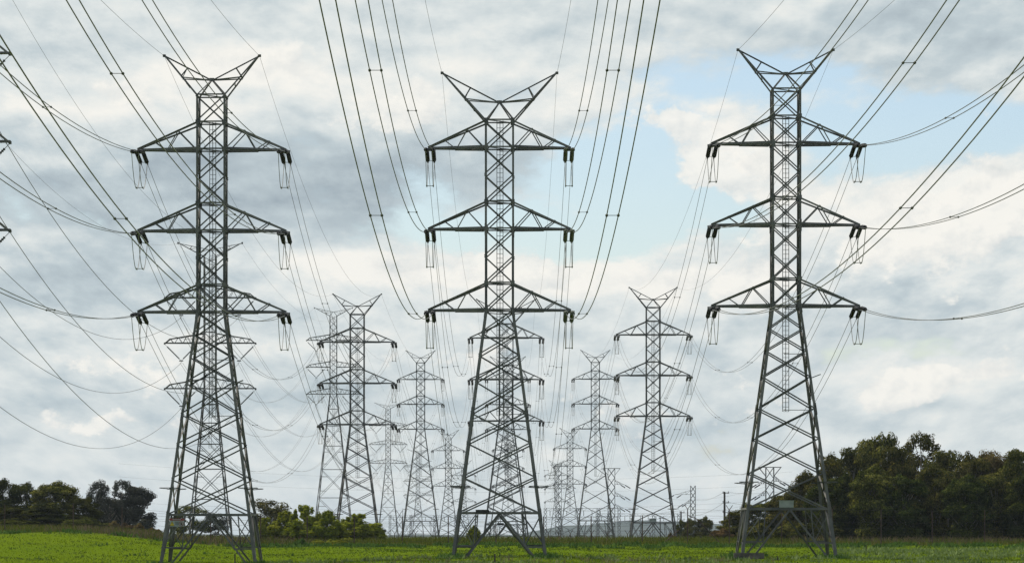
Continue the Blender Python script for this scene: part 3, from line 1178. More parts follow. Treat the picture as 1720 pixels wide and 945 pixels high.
# ------------------------------------------------------------------ far substation
def lattice_col(mb, x, y, z0, z1, w, s=0.12, pan=None):
    pan = pan or w * 1.3
    n = max(2, int((z1 - z0) / pan))
    for sx in (-1, 1):
        for sy in (-1, 1):
            mb.box((x + sx * w / 2, y + sy * w / 2, (z0 + z1) / 2), (s, s, z1 - z0))
    for k in range(n):
        za, zb = z0 + (z1 - z0) * k / n, z0 + (z1 - z0) * (k + 1) / n
        q0 = [p + Vector((x, y, 0)) for p in square(za, w)]
        q1 = [p + Vector((x, y, 0)) for p in square(zb, w)]
        for (i, j, inn) in FACES[:3:2]:
            mb.ang(q0[i], q1[j], s * 1.1, inn)
            mb.ang(q0[j], q1[i], s * 1.1, inn)


def lattice_beam(mb, x0, x1, y, z, w, s=0.12):
    for dz_ in (-w / 2, w / 2):
        for dy_ in (-w / 2, w / 2):
            mb.box(((x0 + x1) / 2, y + dy_, z + dz_), (x1 - x0, s, s))
    n = int((x1 - x0) / (w * 1.3))
    for k in range(n):
        a, b = x0 + (x1 - x0) * k / n, x0 + (x1 - x0) * (k + 1) / n
        up = 1 if k % 2 else -1
        mb.ang((a, y - w / 2, z - up * w / 2), (b, y - w / 2, z + up * w / 2), s * 0.8, (0, 1, 0))


GG = 'lattice gantries of the distant substation'


def gantry(pxs, beams, d, label, z_top=None):
    sc_ = d / F
    x_of = lambda px: (px - CX) * sc_
    root = empty('gantry', (x_of(pxs[0]), d, -3.0))
    tag(root, label, 'gantry', GG)
    top = EYE + (HZ - beams[0]) * sc_
    for px in pxs:
        mb = MB()
        lattice_col(mb, x_of(px) - x_of(pxs[0]), 0, 0, top + 3.0 + 0.8, 1.5)
        mb.build('column', M['steel'], root)
    for by in beams:
        mb = MB()
        lattice_beam(mb, 0, x_of(pxs[-1]) - x_of(pxs[0]), 0, EYE + (HZ - by) * sc_ + 3.0, 1.4)
        bo = mb.build('beam', M['steel'], root)
    mb = MB()
    L_ = x_of(pxs[-1]) - x_of(pxs[0])
    for k in range(int(L_ / 4.5)):
        xk = 2.5 + k * 4.5
        mb.tube([(xk, -0.8, top + 3.0 - 0.7), (xk, -0.8, top + 3.0 - 3.4)], 0.16, 5)
    mb.build('insulator_row', M['insul_grey'], root)


gantry([916, 940, 972, 1005, 1040], [855, 870], 1900, 'left long substation gantry with two lattice beams behind the right row')
gantry([1003, 1022, 1060, 1098, 1140], [864, 877], 2050, 'right long substation gantry with two lattice beams behind the pale plate pylon')
gantry([655, 690, 730, 765, 800], [866, 880], 2500, 'hazy substation gantry behind the left row near the ground')


def portal_tower(px, top_py, d, w, label, arms, flare=0.0):
    sc_ = d / F
    x = (px - CX) * sc_
    root = empty('terminal_tower', (x, d, -3.0))
    tag(root, label, 'pylon', 'lattice towers at the substation')
    H = EYE + (HZ - top_py) * sc_ + 3.0
    mb = MB()
    lattice_col(mb, 0, 0, 0, H, w, 0.2)
    mb.build('body', M['steel'], root)
    if flare:
        mb = MB()
        for sx in (-1, 1):
            for sy in (-1, 1):
                mb.ang((sx * w / 2, sy * w / 2, H - 3.2), (sx * flare, sy * w / 2, H), 0.16, (0, 0, -1))
        mb.box((0, 0, H), (flare * 2 + 0.4, w, 0.25))
        mb.build('head', M['steel'], root)
    for (side, py, ln) in arms:
        z = EYE + (HZ - py) * sc_ + 3.0
        am = MB()
        tip = Vector((side * (w / 2 + ln), 0, z))
        for sy in (-1, 1):
            rb = Vector((side * w / 2, sy * w / 2, z))
            rt = Vector((side * w / 2, sy * w / 2, z + 2.2))
            am.ang(rb, tip, 0.14, (0, 0, 1))
            am.ang(rt, tip, 0.12, (0, 0, -1))
            for t in (0.3, 0.6):
                am.ang(rb.lerp(tip, t), rt.lerp(tip, t), 0.09, (1, 0, 0))
                am.ang(rb.lerp(tip, t), rt.lerp(tip, t - 0.3), 0.09, (1, 0, 0))
        arm = am.build('crossarm', M['steel'], root)
        im = MB()
        im.lathe(tip, (side * 0.9, -0.2, -0.55), [(0, 0.05), (0.6, 0.05), (0.62, 0.24), (3.6, 0.24), (3.65, 0.05), (4.1, 0.05)], 6)
        im.build('insulator_string', M['insul'], arm)
        im = MB()
        im.lathe(tip.lerp(Vector((side * w / 2, 0, z)), 0.45), (side * 0.9, -0.2, -0.55), [(0, 0.05), (0.6, 0.05), (0.62, 0.24), (3.0, 0.24), (3.05, 0.05)], 6)
        im.build('insulator_string', M['insul'], arm)
    return Vector((x, d, -3 + H))


portal_tower(1027, 786, 1750, 3.4, 'flat-topped lattice tower between the slender right pylon and the pale plate pylon',
             [(1, 813, 4.5), (1, 833, 4.5), (1, 853, 4.5)], 4.2)
portal_tower(1164, 815, 1700, 2.3, 'far lattice tower with long arms to its left, above the small trees',
             [(-1, 830, 7.5), (-1, 845, 3.0)])
portal_tower(1293, 784, 1300, 2.9, 'flared-top lattice tower seen through the big right pylon', [(-1, 812, 3.0), (1, 808, 3.0), (-1, 832, 3.0)], 4.0)
portal_tower(671, 856, 3000, 5.5, 'tiniest hazy tower on the horizon right of the faint hooked-arm pylon', [])
portal_tower(938, 780, 2300, 4.0, 'hazy lattice tower just behind the tiny last pylon of the right row', [(1, 815, 6), (-1, 815, 6)], 5.0)


# timber poles with their wires
def timber_pole(px, top_py, d, label, arms=2, r=0.17):
    sc_ = d / F
    x = (px - CX) * sc_
    z0 = gz(x, d)
    H = EYE + (HZ - top_py) * sc_ - z0
    root = empty('timber_pole', (x, d, z0))
    tag(root, label, 'power pole', 'timber power poles in the distance')
    mb = MB()
    mb.tube([(0, 0, -0.5), (0, 0, H)], [r * 1.2, r * 0.9], 8)
    mb.build('shaft', M['wood'], root)
    for k in range(arms):
        mb = MB()
        z = H - 0.3 - 1.9 * k
        mb.box((0.25, -0.2, z), (1.3, 0.1, 0.12))
        co = mb.build('crossarm', M['wood'], root)
        for xx in (-0.3, 0.75):
            im = MB()
            im.lathe((xx, -0.2, z + 0.06), (0, 0, 1), [(0, 0.03), (0.08, 0.03), (0.09, 0.08), (0.3, 0.07), (0.32, 0.02)], 6)
            im.build('insulator', M['insul_grey'], co)
    return Vector((x, d, z0 + H))


p1 = timber_pole(1217, 825, 700, 'dark timber pole standing clear left of the big right pylon', 3, 0.22)
p2 = timber_pole(1144, 858, 900, 'short dark timber pole behind the small trees right of the pale plate pylon', 2, 0.2)
p3 = timber_pole(1109, 868, 1000, 'thin timber pole behind the base of the pale plate pylon', 1, 0.14)
GW = 'thin low wires crossing the far distance'
lowwires = [
    ('topmost low wire running right from the dark timber pole', p1 + Vector((0.3, 0, -0.1)), at(1400, 800, 760), 1.5),
    ('second low wire running right from the dark timber pole', p1 + Vector((0.3, 0, -2.0)), at(1420, 838, 760), 1.5),
    ('upper low wire from the dark timber pole left towards the far arms tower', p1 + Vector((-0.3, 0, -0.2)), at(1160, 831, 1650), 2.0),
    ('lower low wire from the dark timber pole to the short timber pole', p1 + Vector((-0.3, 0, -2.2)), p2 + Vector((0, 0, -0.2)), 1.5),
    ('long low wire across the sky behind all pylons, uppermost', at(200, 778, 1500), at(1330, 792, 1500), 5.0),
    ('long low wire across the sky behind all pylons, second from the top', at(200, 800, 1500), at(1330, 812, 1500), 5.0),
    ('long low wire across the sky behind all pylons, third from the top', at(200, 842, 1400), at(1330, 838, 1400), 4.0),
    ('long low wire across the sky behind all pylons, fourth from the top', at(200, 858, 1400), at(1330, 851, 1400), 4.0),
    ('long low wire just above the grass behind all pylons', at(200, 868, 1400), at(1330, 862, 1400), 4.0),
    ('far low wire running right from the flat-topped lattice tower, upper', at(1046, 818, 1750), at(1300, 812, 1300), 6.0),
    ('far low wire running right from the flat-topped lattice tower, lower', at(1046, 838, 1750), at(1300, 834, 1300), 6.0),
    ('far low wire running right from the flared-top tower above the wood', at(1302, 806, 1300), at(1760, 800, 1300), 4.0),
]
for lab, a, b, s in lowwires:
    twin('low_wire', span(a, b, s, 24), lab, sep=0, r=0.03, cat='wire', group=GW)


# ------------------------------------------------------------------ trees
def leaf_cloud(clumps, n_per, size, rng, droop=0.0, shell=0.72):
    """leaf quads scattered through ellipsoidal clumps; clumps: (x,y,z,rx,ry,rz)"""
    V_, Q_ = [], []
    for (cx, cy, cz, rx, ry, rz_) in clumps:
        vol = (rx * ry * rz_) ** (1 / 3.0)
        n = max(30, int(n_per * vol ** 2))
        d = rng.normal(size=(n, 3))
        d /= np.linalg.norm(d, axis=1)[:, None]
        lump = 1 + 0.16 * np.sin(d[:, 0] * 5 + cx) + 0.16 * np.sin(d[:, 2] * 6 + cy * 2)
        r = (shell + (1.08 - shell) * rng.random(n) ** 0.8) * lump
        inner = rng.random(n) < 0.18
        r = np.where(inner, r * rng.random(n), r)
        c = np.stack([cx + d[:, 0] * r * rx, cy + d[:, 1] * r * ry, cz + d[:, 2] * r * rz_], 1)
        nrm = d * 0.95 + rng.normal(size=(n, 3)) * 0.34 + np.array([0, 0, 0.25])
        nrm /= np.linalg.norm(nrm, axis=1)[:, None]
        t = np.cross(nrm, rng.normal(size=(n, 3)))
        t /= np.linalg.norm(t, axis=1)[:, None] + 1e-9
        b = np.cross(nrm, t)
        s1 = size * (0.6 + 0.8 * rng.random(n))[:, None]
        s2 = s1 * (0.40 + 0.35 * rng.random(n))[:, None]
        o = len(V_) and sum(len(v) for v in V_) or 0
        V_.append(np.stack([c - t * s1, c - b * s2, c + t * s1, c + b * s2], 1).reshape(-1, 3))
        Q_.append(o + np.arange(n * 4).reshape(-1, 4))
    return np.concatenate(V_), np.concatenate(Q_)


def tree_proto(kind, seed):
    """unit tree: height 10, crown about 8 wide; returns (crown, trunk) objects under an Empty"""
    rng = np.random.default_rng(seed)
    rnd = random.Random(seed)
    root = empty({'gum': 'gum_tree', 'dense': 'evergreen_tree', 'airy': 'gum_tree', 'bush': 'bush', 'low': 'bush'}[kind], (0, 0, -500))
    clumps = []
    limbs = []
    if kind == 'dense':
        for k in range(40):
            a = rnd.uniform(0, 2 * math.pi)
            z = rnd.uniform(0.3, 9.0)
            rad = 3.6 * math.sqrt(max(0.05, 1 - ((z - 4.0) / 5.6) ** 2))
            q_ = rnd.uniform(0.5, 1.0)
            q_ = max(q_, 0.78) if k % 3 else q_
            s_ = rnd.uniform(0.7, 1.35)
            clumps.append((math.cos(a) * rad * q_, math.sin(a) * rad * q_, z, s_, s_, s_ * 0.62))
        clumps += [(0, 0, 4, 2.2, 2.2, 3.8), (0, 0, 1.2, 2.6, 2.6, 1.3), (0, 0, 8.4, 1.5, 1.5, 1.1), (0.8, 0.3, 9.2, 0.9, 0.9, 0.75)]
        npl, size = 640, 0.14
    elif kind == 'gum':
        for k in range(32):
            a = rnd.uniform(0, 2 * math.pi)
            z = rnd.uniform(3.4, 9.3)
            rad = 3.7 * math.sqrt(max(0.08, 1 - ((z - 6.3) / 3.9) ** 2))
            q_ = rnd.uniform(0.35, 1.0)
            s_ = rnd.uniform(0.75, 1.35)
            clumps.append((math.cos(a) * rad * q_, math.sin(a) * rad * q_, z, s_ * 1.1, s_ * 1.1, s_ * 0.72))
        clumps += [(0.3, 0, 9.1, 1.2, 1.2, 0.85), (-1, 0.4, 8.7, 1.0, 1.0, 0.7)]
        npl, size = 540, 0.145
    elif kind == 'airy':
        for k in range(26):
            a = rnd.uniform(0, 2 * math.pi)
            z = rnd.uniform(3.2, 9.4)
            rad = 3.2 * math.sqrt(max(0.08, 1 - ((z - 6.0) / 4.4) ** 2))
            q_ = rnd.uniform(0.4, 1.0)
            s_ = rnd.uniform(0.6, 1.1)
            clumps.append((math.cos(a) * rad * q_, math.sin(a) * rad * q_, z, s_ * 1.05, s_ * 1.05, s_ * 0.85))
        clumps += [(0.1, 0, 9.3, 0.9, 0.9, 0.7)]
        npl, size = 400, 0.14
    elif kind == 'bush':
        for k in range(34):
            a = rnd.uniform(0, 2 * math.pi)
            q_ = math.sqrt(rnd.random())
            x, y = math.cos(a) * 3.9 * q_, math.sin(a) * 3.9 * q_
            z = rnd.uniform(0.6, 1.0) * (8.6 - 4.6 * q_ ** 2) if k % 3 else rnd.uniform(0.8, 4)
            s_ = rnd.uniform(0.7, 1.25)
            clumps.append((x, y, z, s_, s_, s_ * 1.15))
        for k in range(12):      # shoots standing up out of the crown
            a = rnd.uniform(0, 2 * math.pi)
            q_ = rnd.uniform(0.1, 0.85)
            zt = 9.0 - 4.2 * q_ ** 2
            clumps.append((math.cos(a) * 3.6 * q_, math.sin(a) * 3.6 * q_, zt + rnd.uniform(0.1, 0.7), 0.38, 0.38, 0.9))
        clumps += [(0, 0, 3, 2.8, 2.8, 2.8)]
        npl, size = 560, 0.22
    else:
        for k in range(26):
            a = rnd.uniform(0, 2 * math.pi)
            q_ = math.sqrt(rnd.random())
            clumps.append((math.cos(a) * 4.2 * q_, math.sin(a) * 4.2 * q_, rnd.uniform(2, 8) * (1 - 0.5 * q_), 1.3, 1.3, 1.6))
        clumps += [(0, 0, 4, 3, 3, 4)]
        npl, size = 420, 0.30
    V_, Q_ = leaf_cloud(clumps, npl, size, rng)
    np_mesh('crown', V_, Q_, M['leaf_olive'], root)
    tm = MB()
    th = {'dense': 7.5, 'gum': 7.5, 'airy': 8.2, 'bush': 5.0, 'low': 3.0}[kind]
    lean = rnd.uniform(-0.5, 0.5)
    trunk_pts = [(lean * (t ** 2), 0.2 * math.sin(3 * t), -0.4 + (th + 0.4) * t) for t in (0, 0.2, 0.4, 0.6, 0.8, 1.0)]
    tm.tube(trunk_pts, [0.26, 0.21, 0.18, 0.15, 0.10, 0.05], 7)
    for c in clumps[::2]:
        t0 = max(0.12, min(0.85, (c[2] - 2.6) / th))
        base = Vector((lean * t0 ** 2, 0.2 * math.sin(3 * t0), -0.4 + (th + 0.4) * t0))
        tip = Vector(c[:3])
        mid = base.lerp(tip, 0.5) + Vector((rnd.uniform(-.2, .2), rnd.uniform(-.2, .2), -0.25))
        tm.tube([base, mid, tip], [0.085, 0.055, 0.02], 5)
    tm.build('trunk', M['bark'], root, smooth=True)
    return root


PROTO = {}
used_proto = set()


def get_tree(kind, leaf, var):
    key = (kind, leaf, var)
    if key not in PROTO:
        base = (kind, var)
        if base not in PROTO:
            PROTO[base] = tree_proto(kind, 100 + 17 * var + {'gum': 1, 'dense': 2, 'airy': 3, 'bush': 4, 'low': 5}[kind])
            src = PROTO[base]
        else:
            src = copy_tree(PROTO[base])
            for ch in src.children:
                if ch.name.startswith('crown'):
                    ch.data = ch.data.copy()
        for ch in src.children:
            if ch.name.startswith('crown'):
                ch.data.materials[0] = M[leaf]
        PROTO[key] = src
        return src
    return copy_tree(PROTO[key])


def tree(kind, leaf, px, top_py, wpx, d, label, group, var=0, cat='tree', dip=0.0, depth=1.0):
    x = (px - CX) * d / F
    z0 = gz(x, d) - 0.15 - dip
    H = EYE + (HZ - top_py) * d / F - z0
    W = wpx * d / F * (1.0 if kind == 'airy' else 1.16)
    o = get_tree(kind, leaf, var)
    nominal_h = {'dense': 9.5, 'gum': 9.8, 'airy': 9.8, 'bush': 9.2, 'low': 9.0}[kind]
    nominal_w = {'dense': 9.2, 'gum': 8.8, 'airy': 7.6, 'bush': 9.0, 'low': 10.0}[kind]
    o.location = (x, d, z0)
    o.scale = (W / nominal_w, W / nominal_w * depth, H / nominal_h)
    o.rotation_euler = (0, 0, random.uniform(0, 6.28))
    tag(o, label, cat, group)
    return o


GR = 'trees of the dark wood on the right'
wood = [
    # back row, tallest
    ('gum', 'leaf_olive', 1475, 729, 84, 432, 'tallest rounded gum of the wood, left of the notch in its skyline', 0),
    ('airy', 'leaf_olive', 1547, 727, 86, 432, 'tallest open-crowned gum of the wood with sky showing through it', 1),
    ('gum', 'leaf_olive', 1436, 752, 70, 425, 'gum stepping down on the left of the tallest rounded gum', 2),
    ('gum', 'leaf_olive', 1512, 752, 70, 428, 'lower gum filling the notch between the two tallest gums', 1),
    ('gum', 'leaf_olive', 1592, 757, 74, 424, 'gum just right of the open-crowned tallest gum', 2),
    ('dense', 'leaf_olive', 1634, 764, 80, 420, 'lower gum in the dip of the wood\'s skyline at right', 0),
    ('gum', 'leaf_brown', 1668, 757, 78, 422, 'brown-tipped gum rising again near the right edge', 0),
    ('gum', 'leaf_olive', 1706, 757, 76, 420, 'last gum of the wood at the right edge of the picture', 1),
    ('dense', 'leaf_olive', 1752, 752, 90, 420, 'gum cut by the right picture edge', 1),
    ('dense', 'leaf_olive', 1398, 766, 76, 418, 'bright-topped gum directly behind the right leg of the big right pylon', 1),
    ('dense', 'leaf_olive', 1358, 794, 84, 415, 'yellowish lower gum seen inside the legs of the big right pylon', 0),
    # front row, lower and darker
    ('dense', 'leaf_dark', 1412, 800, 84, 405, 'dark evergreen at the front of the wood beside the big right pylon', 0),
    ('dense', 'leaf_olive', 1462, 785, 92, 402, 'front gum under the tallest rounded gum', 2),
    ('dense', 'leaf_dark', 1520, 800, 90, 400, 'dark front evergreen under the notch of the wood', 1),
    ('dense', 'leaf_olive', 1570, 782, 88, 402, 'front gum under the open-crowned tallest gum', 0),
    ('dense', 'leaf_dark', 1622, 800, 92, 398, 'dark front evergreen at the middle of the right half of the wood', 2),
    ('dense', 'leaf_olive', 1672, 795, 88, 400, 'front gum below the brown-tipped gum', 1),
    ('dense', 'leaf_dark', 1724, 800, 90, 398, 'dark front evergreen at the right picture edge', 0),
    ('dense', 'leaf_dark', 1552, 806, 110, 446, 'shaded tree filling the gap below the open-crowned tallest gum', 1),
    ('dense', 'leaf_dark', 1625, 812, 110, 446, 'shaded tree deep in the wood below the skyline dip', 0),
    ('dense', 'leaf_dark', 1478, 812, 100, 446, 'shaded tree deep in the wood below the tallest rounded gum', 2),
    ('low', 'leaf_dark', 1440, 862, 80, 408, 'low dark scrub at the foot of the wood near the pylon', 0),
    ('low', 'leaf_dark', 1545, 868, 96, 408, 'low dark scrub at the foot of the middle of the wood', 0),
    ('low', 'leaf_dark', 1650, 858, 100, 408, 'low dark scrub at the foot of the wood towards the right edge', 0),
    ('low', 'leaf_dark', 1720, 850, 80, 408, 'low dark scrub at the wood\'s foot cut by the right edge', 0),
    # left flank, seen through and left of the pylon
    ('dense', 'leaf_olive', 1320, 828, 80, 440, 'rounded olive tree in the middle between the big right pylon\'s legs', 2),
    ('dense', 'leaf_dark', 1290, 842, 66, 450, 'dark small tree behind the left leg of the big right pylon', 1),
    ('dense', 'leaf_olive', 1260, 846, 66, 445, 'sunlit rounded tree just left of the big right pylon', 0),
    ('dense', 'leaf_olive', 1236, 860, 62, 440, 'lower rounded tree at the left end of the wood', 1),
    ('low', 'leaf_brown', 1212, 884, 36, 435, 'lowest bush at the left tip of the wood', 0),
    ('dense', 'leaf_olive', 1340, 816, 60, 425, 'olive tree stepping down left of the yellowish one inside the pylon legs', 1),
    ('dense', 'leaf_dark', 1380, 812, 70, 408, 'dark evergreen just behind the right leg of the big right pylon', 2),
    ('low', 'leaf_dark', 1375, 868, 70, 400, 'dark scrub behind the right foot of the big right pylon', 0),
    ('low', 'leaf_olive', 1330, 872, 60, 410, 'olive scrub seen low between the big right pylon\'s legs', 0),
    ('low', 'leaf_olive', 1275, 875, 60, 415, 'olive scrub behind the left foot of the big right pylon', 0),
]
for (k, lf, px, ty, w, d, lab, v) in wood:
    tree(k, lf, px, ty, w, d, lab, GR, v, 'bush' if k == 'low' else 'tree')
GL = 'trees at the left edge of the field'
left = [
    ('dense', 'leaf_dark', 4, 806, 66, 455, 'dark tree cut by the left picture edge', 0),
    ('dense', 'leaf_dark', 44, 812, 62, 455, 'dark upright tree second from the left edge', 1),
    ('dense', 'leaf_olive', 92, 810, 92, 445, 'broad sunlit round tree of the left group', 2),
    ('dense', 'leaf_dark', 142, 836, 66, 440, 'lower dark tree right of the broad sunlit round tree', 0),
    ('dense', 'leaf_dark', 70, 850, 80, 438, 'dark undergrowth tree in front of the left group', 1),
    ('dense', 'leaf_dark', 18, 850, 70, 440, 'dark undergrowth tree at the left picture edge', 2),
    ('low', 'leaf_dark', 30, 868, 90, 436, 'dark shrub under the left group at the picture edge', 0),
    ('low', 'leaf_dark', 92, 858, 66, 440, 'olive shrub under the broad sunlit round tree', 0),
    ('low', 'leaf_dark', 140, 866, 66, 434, 'dark shrub under the lower dark tree', 0),
    ('gum', 'leaf_blue', 200, 838, 70, 575, 'bluish gum filling in behind the tallest open one', 0),
    ('airy', 'leaf_blue', 162, 809, 56, 570, 'open bluish gum behind the lower dark tree', 0),
    ('airy', 'leaf_blue', 205, 806, 56, 570, 'tallest open bluish gum standing between two others at left', 1),
    ('gum', 'leaf_blue', 234, 818, 56, 565, 'rounder dark bluish gum left of the big left pylon', 1),
    ('airy', 'leaf_blue', 185, 835, 60, 560, 'low thin bluish gum in the gap of the bluish gums', 0),
    ('low', 'leaf_blue', 240, 868, 50, 560, 'low bluish scrub under the rounder bluish gum', 0),
    ('airy', 'leaf_olive', 318, 849, 80, 640, 'open gum seen through the left legs of the big left pylon', 1),
    ('airy', 'leaf_blue', 368, 862, 64, 640, 'lower open gum seen through the middle of the big left pylon', 0),
    ('airy', 'leaf_olive', 456, 840, 84, 600, 'lone open-crowned gum just right of the big left pylon', 0),
]
for (k, lf, px, ty, w, d, lab, v) in left:
    tree(k, lf, px, ty, w, d, lab, GL, v, 'bush' if k == 'low' else 'tree')
GB = 'bushes along the field edge'
bushes = [
    ('bush', 'leaf_lime', 447, 872, 42, 402, 'small yellow-green bush next to the big left pylon', 0),
    ('bush', 'leaf_lime', 480, 862, 62, 402, 'yellow-green bush left of the tallest yellow-green bush', 1),
    ('bush', 'leaf_lime', 514, 853, 66, 400, 'tallest yellow-green bush with upright shoots', 0),
    ('bush', 'leaf_lime', 550, 862, 62, 398, 'yellow-green bush touching the left leg of the pylon in the bushes', 1),
    ('bush', 'leaf_lime', 601, 866, 76, 404, 'yellow-green bush standing inside the legs of the pylon in the bushes', 0),
    ('bush', 'leaf_lime', 796, 884, 24, 415, 'lone thin shrub seen between the legs of the big central pylon', 1),
    ('low', 'weed', 506, 902, 19, 366, 'small round green bush standing alone on the grass edge', 0),
    ('low', 'leaf_lime', 534, 904, 26, 366, 'low bush, left one of the joined three on the grass edge', 0),
    ('low', 'leaf_lime', 557, 904, 26, 367, 'low bush, middle one of the joined three on the grass edge', 0),
    ('low', 'leaf_lime', 574, 904, 20, 366, 'low bush, right one of the joined three on the grass edge', 0),
    ('low', 'leaf_brown', 190, 872, 28, 480, 'bronze bush, leftmost below the bluish gums', 0),
    ('low', 'leaf_brown', 212, 876, 28, 478, 'bronze bush in the middle below the bluish gums', 0),
    ('low', 'leaf_brown', 232, 876, 28, 478, 'bronze bush below the rounder bluish gum', 0),
    ('low', 'leaf_brown', 258, 884, 26, 470, 'bronze bush nearest the big left pylon', 0),
    ('dense', 'leaf_olive', 1146, 874, 30, 610, 'small tree left of the pair by the short timber pole', 1),
    ('dense', 'leaf_olive', 1160, 871, 30, 600, 'small tree in front of the bent fence brace', 0),
    ('dense', 'leaf_olive', 1182, 868, 36, 600, 'small rounded tree between fence brace and dark timber pole', 2),
    ('low', 'leaf_brown', 1128, 892, 22, 590, 'low bronze bush at the right foot of the pale plate pylon', 0),
]
for (k, lf, px, ty, w, d, lab, v) in bushes:
    tree(k, lf, px, ty, w, d, lab, GB, v, 'tree' if k == 'dense' else 'bush')


# ------------------------------------------------------------------ fences
def fence(pxs, d_of, h_of, label, ytop=(), strands=5):
    x0 = (pxs[0] - CX) * d_of(pxs[0]) / F
    root = empty('wire_fence', (x0, d_of(pxs[0]), gz(x0, d_of(pxs[0]))))
    tag(root, label, 'fence')
    pts = []
    for px in pxs:
        d = d_of(px)
        x = (px - CX) * d / F
        z = gz(x, d)
        h = h_of(px)
        mb = MB()
        c = Vector((x, d, z)) - root.location
        mb.tube([c + Vector((0, 0, -0.4)), c + Vector((0, 0, h))], 0.055, 6)
        if px in ytop:
            mb.tube([c + Vector((0, 0, h - 0.05)), c + Vector((-0.35, 0, h + 0.45))], 0.035, 5)
            mb.tube([c + Vector((0, 0, h - 0.05)), c + Vector((0.35, 0, h + 0.45))], 0.035, 5)
        po = mb.build('post', M['post'], root)
        if px == 1155:
            bm = MB()
            bm.tube([c + Vector((0.05, 0, h - 0.7)), c + Vector((1.0, 0, h - 1.1)), c + Vector((3.3, -0.5, 0.2))], 0.05, 5)
            bm.build('brace', M['post'], po)
            bm = MB()
            bm.tube([c + Vector((-0.9, -0.4, 1.5)), c + Vector((-2.8, -1.2, -0.1))], 0.05, 5)
            bm.build('brace', M['post'], po)
        pts.append((c, h))
    for k in range(strands):
        mb = MB()
        f = 0.12 + 0.86 * k / (strands - 1)
        mb.tube([c + Vector((0, -0.07, h * f)) for c, h in pts], 0.011, 3)
        mb.build('wire_strand', M['steel_dark'], root)


fence([-70, 8, 123, 205, 280, 354, 438, 516, 595, 676, 753, 833, 913, 993, 1079, 1155, 1225, 1313, 1398, 1480, 1566, 1654, 1742],
      lambda px: 374.0 - 4 * max(0, (px - 1150) / 570.0), lambda px: 3.0 if px < 1150 else 3.7,
      'wire fence on rusty posts along the far edge of the green field', ytop=(1155, 1225, 1398), strands=6)
fence([610, 663, 698, 732, 766, 921, 938, 958, 994, 1020, 1054, 1078, 1092], lambda px: 462.0, lambda px: 1.05,
      'low far fence of short forked posts on the grass crest', ytop=(610, 663, 698, 732, 766, 921, 938, 958, 994, 1020, 1054, 1078, 1092), strands=3)


# ------------------------------------------------------------------ small things on the grass
def stake(px, py_top, d, label, hpx=None, r=0.07):
    x = (px - CX) * d / F
    z = gz(x, d)
    H = EYE + (HZ - py_top) * d / F - z
    mb = MB()
    mb.tube([(0, 0, -0.3), (0.01, 0, H - 0.03), (0.01, 0, H)], [r, r * 0.95, r * 0.6], 7)
    o = mb.build('stake', M['wood'], None, (x, d, z))
    tag(o, label, 'stake', 'short dark stakes in the grass')


stake(394.5, 929, 283, 'short dark stake in front of the big left pylon', r=0.06)
stake(831, 929, 270, 'short dark stake in the weeds before the big central pylon', r=0.07)
stake(1306, 933, 282, 'short dark stake in front of the big right pylon', r=0.06)
stake(1455, 914, 330, 'thin stake on the grass right of the big right pylon', r=0.04)
x = (1258 - CX) * 292 / F
mb = MB()
mb.box((0, 0, 0.22), (2.5, 0.5, 0.62))
mb.box((1.0, 0.4, 0.20), (0.5, 0.7, 0.5))
tr = mb.build('footing', M['concrete'], None, (x, 292, gz(x, 292)))
tag(tr, 'dark low concrete block at the left foot of the big right pylon', 'concrete block')
# low shed roof behind the bush pylon
x = (630 - CX) * 560 / F
z = EYE + (HZ - 893) * 560 / F
root = empty('shed', (x, 560, gz(x, 560)))
tag(root, 'low dark shed half hidden behind the bushes and the pylon leg', 'shed')
H = z - gz(x, 560)
mb = MB()
mb.box((0, 0, H / 2), (2.4, 3, H))
mb.build('wall', M['concrete'], root)
mb = MB()
mb.box((0, 0, H + 0.22), (3.4, 3.6, 0.42))
mb.build('roof', M['roofing'], root)


# ------------------------------------------------------------------ grass and weeds
def blades(name, n, xr, dr, h, w, mat, seed, mask=None, lean=0.35, tuft=1, spread=0.0, group=None):
    rng = np.random.default_rng(seed)
    d = dr[0] + (dr[1] - dr[0]) * rng.random(n)
    px = xr[0] + (xr[1] - xr[0]) * rng.random(n)
    if mask is not None:
        keep = mask(px, d, rng)
        px, d = px[keep], d[keep]
    x = (px - CX) * d / F
    if tuft > 1:
        x = np.repeat(x, tuft) + rng.normal(size=len(x) * tuft) * spread
        d = np.repeat(d, tuft) + rng.normal(size=len(d) * tuft) * spread
    m = len(x)
    z = ground(x, d)
    hh = h[0] + (h[1] - h[0]) * rng.random(m) ** 1.6
    ww = w[0] + (w[1] - w[0]) * rng.random(m)
    an = rng.random(m) * math.pi
    ca, sa = np.cos(an) * ww / 2, np.sin(an) * ww / 2
    lx, ly = rng.normal(size=m) * lean * hh, rng.normal(size=m) * lean * hh
    base = np.stack([x, d, z - 0.03], 1)
    p = np.stack([base + np.stack([-ca, -sa, 0 * x], 1), base + np.stack([ca, sa, 0 * x], 1),
                  base + np.stack([ca * 0.8 + lx * .5, sa * 0.8 + ly * .5, hh * 0.6], 1),
                  base + np.stack([lx, ly, hh], 1)], 1).reshape(-1, 3)
    qd = np.arange(m * 4).reshape(-1, 4)
    o = np_mesh(name, p, qd, mat)
    tag(o, kind='stuff')
    return o


FEET = [(757, 296), (917, 296), (1240, 296), (1404, 296), (268, 296), (434, 296), (762, 304), (912, 304), (1240, 304), (1392, 304)]


def near_feet(px, d):
    m = np.zeros(len(px), bool)
    for fx, fd in FEET:
        q_ = ((px - fx) / 17.0) ** 2 + ((d - fd) / 3.5) ** 2
        m |= np.random.default_rng(int(fx)).random(len(px)) < 0.30 * np.exp(-q_)
    return m


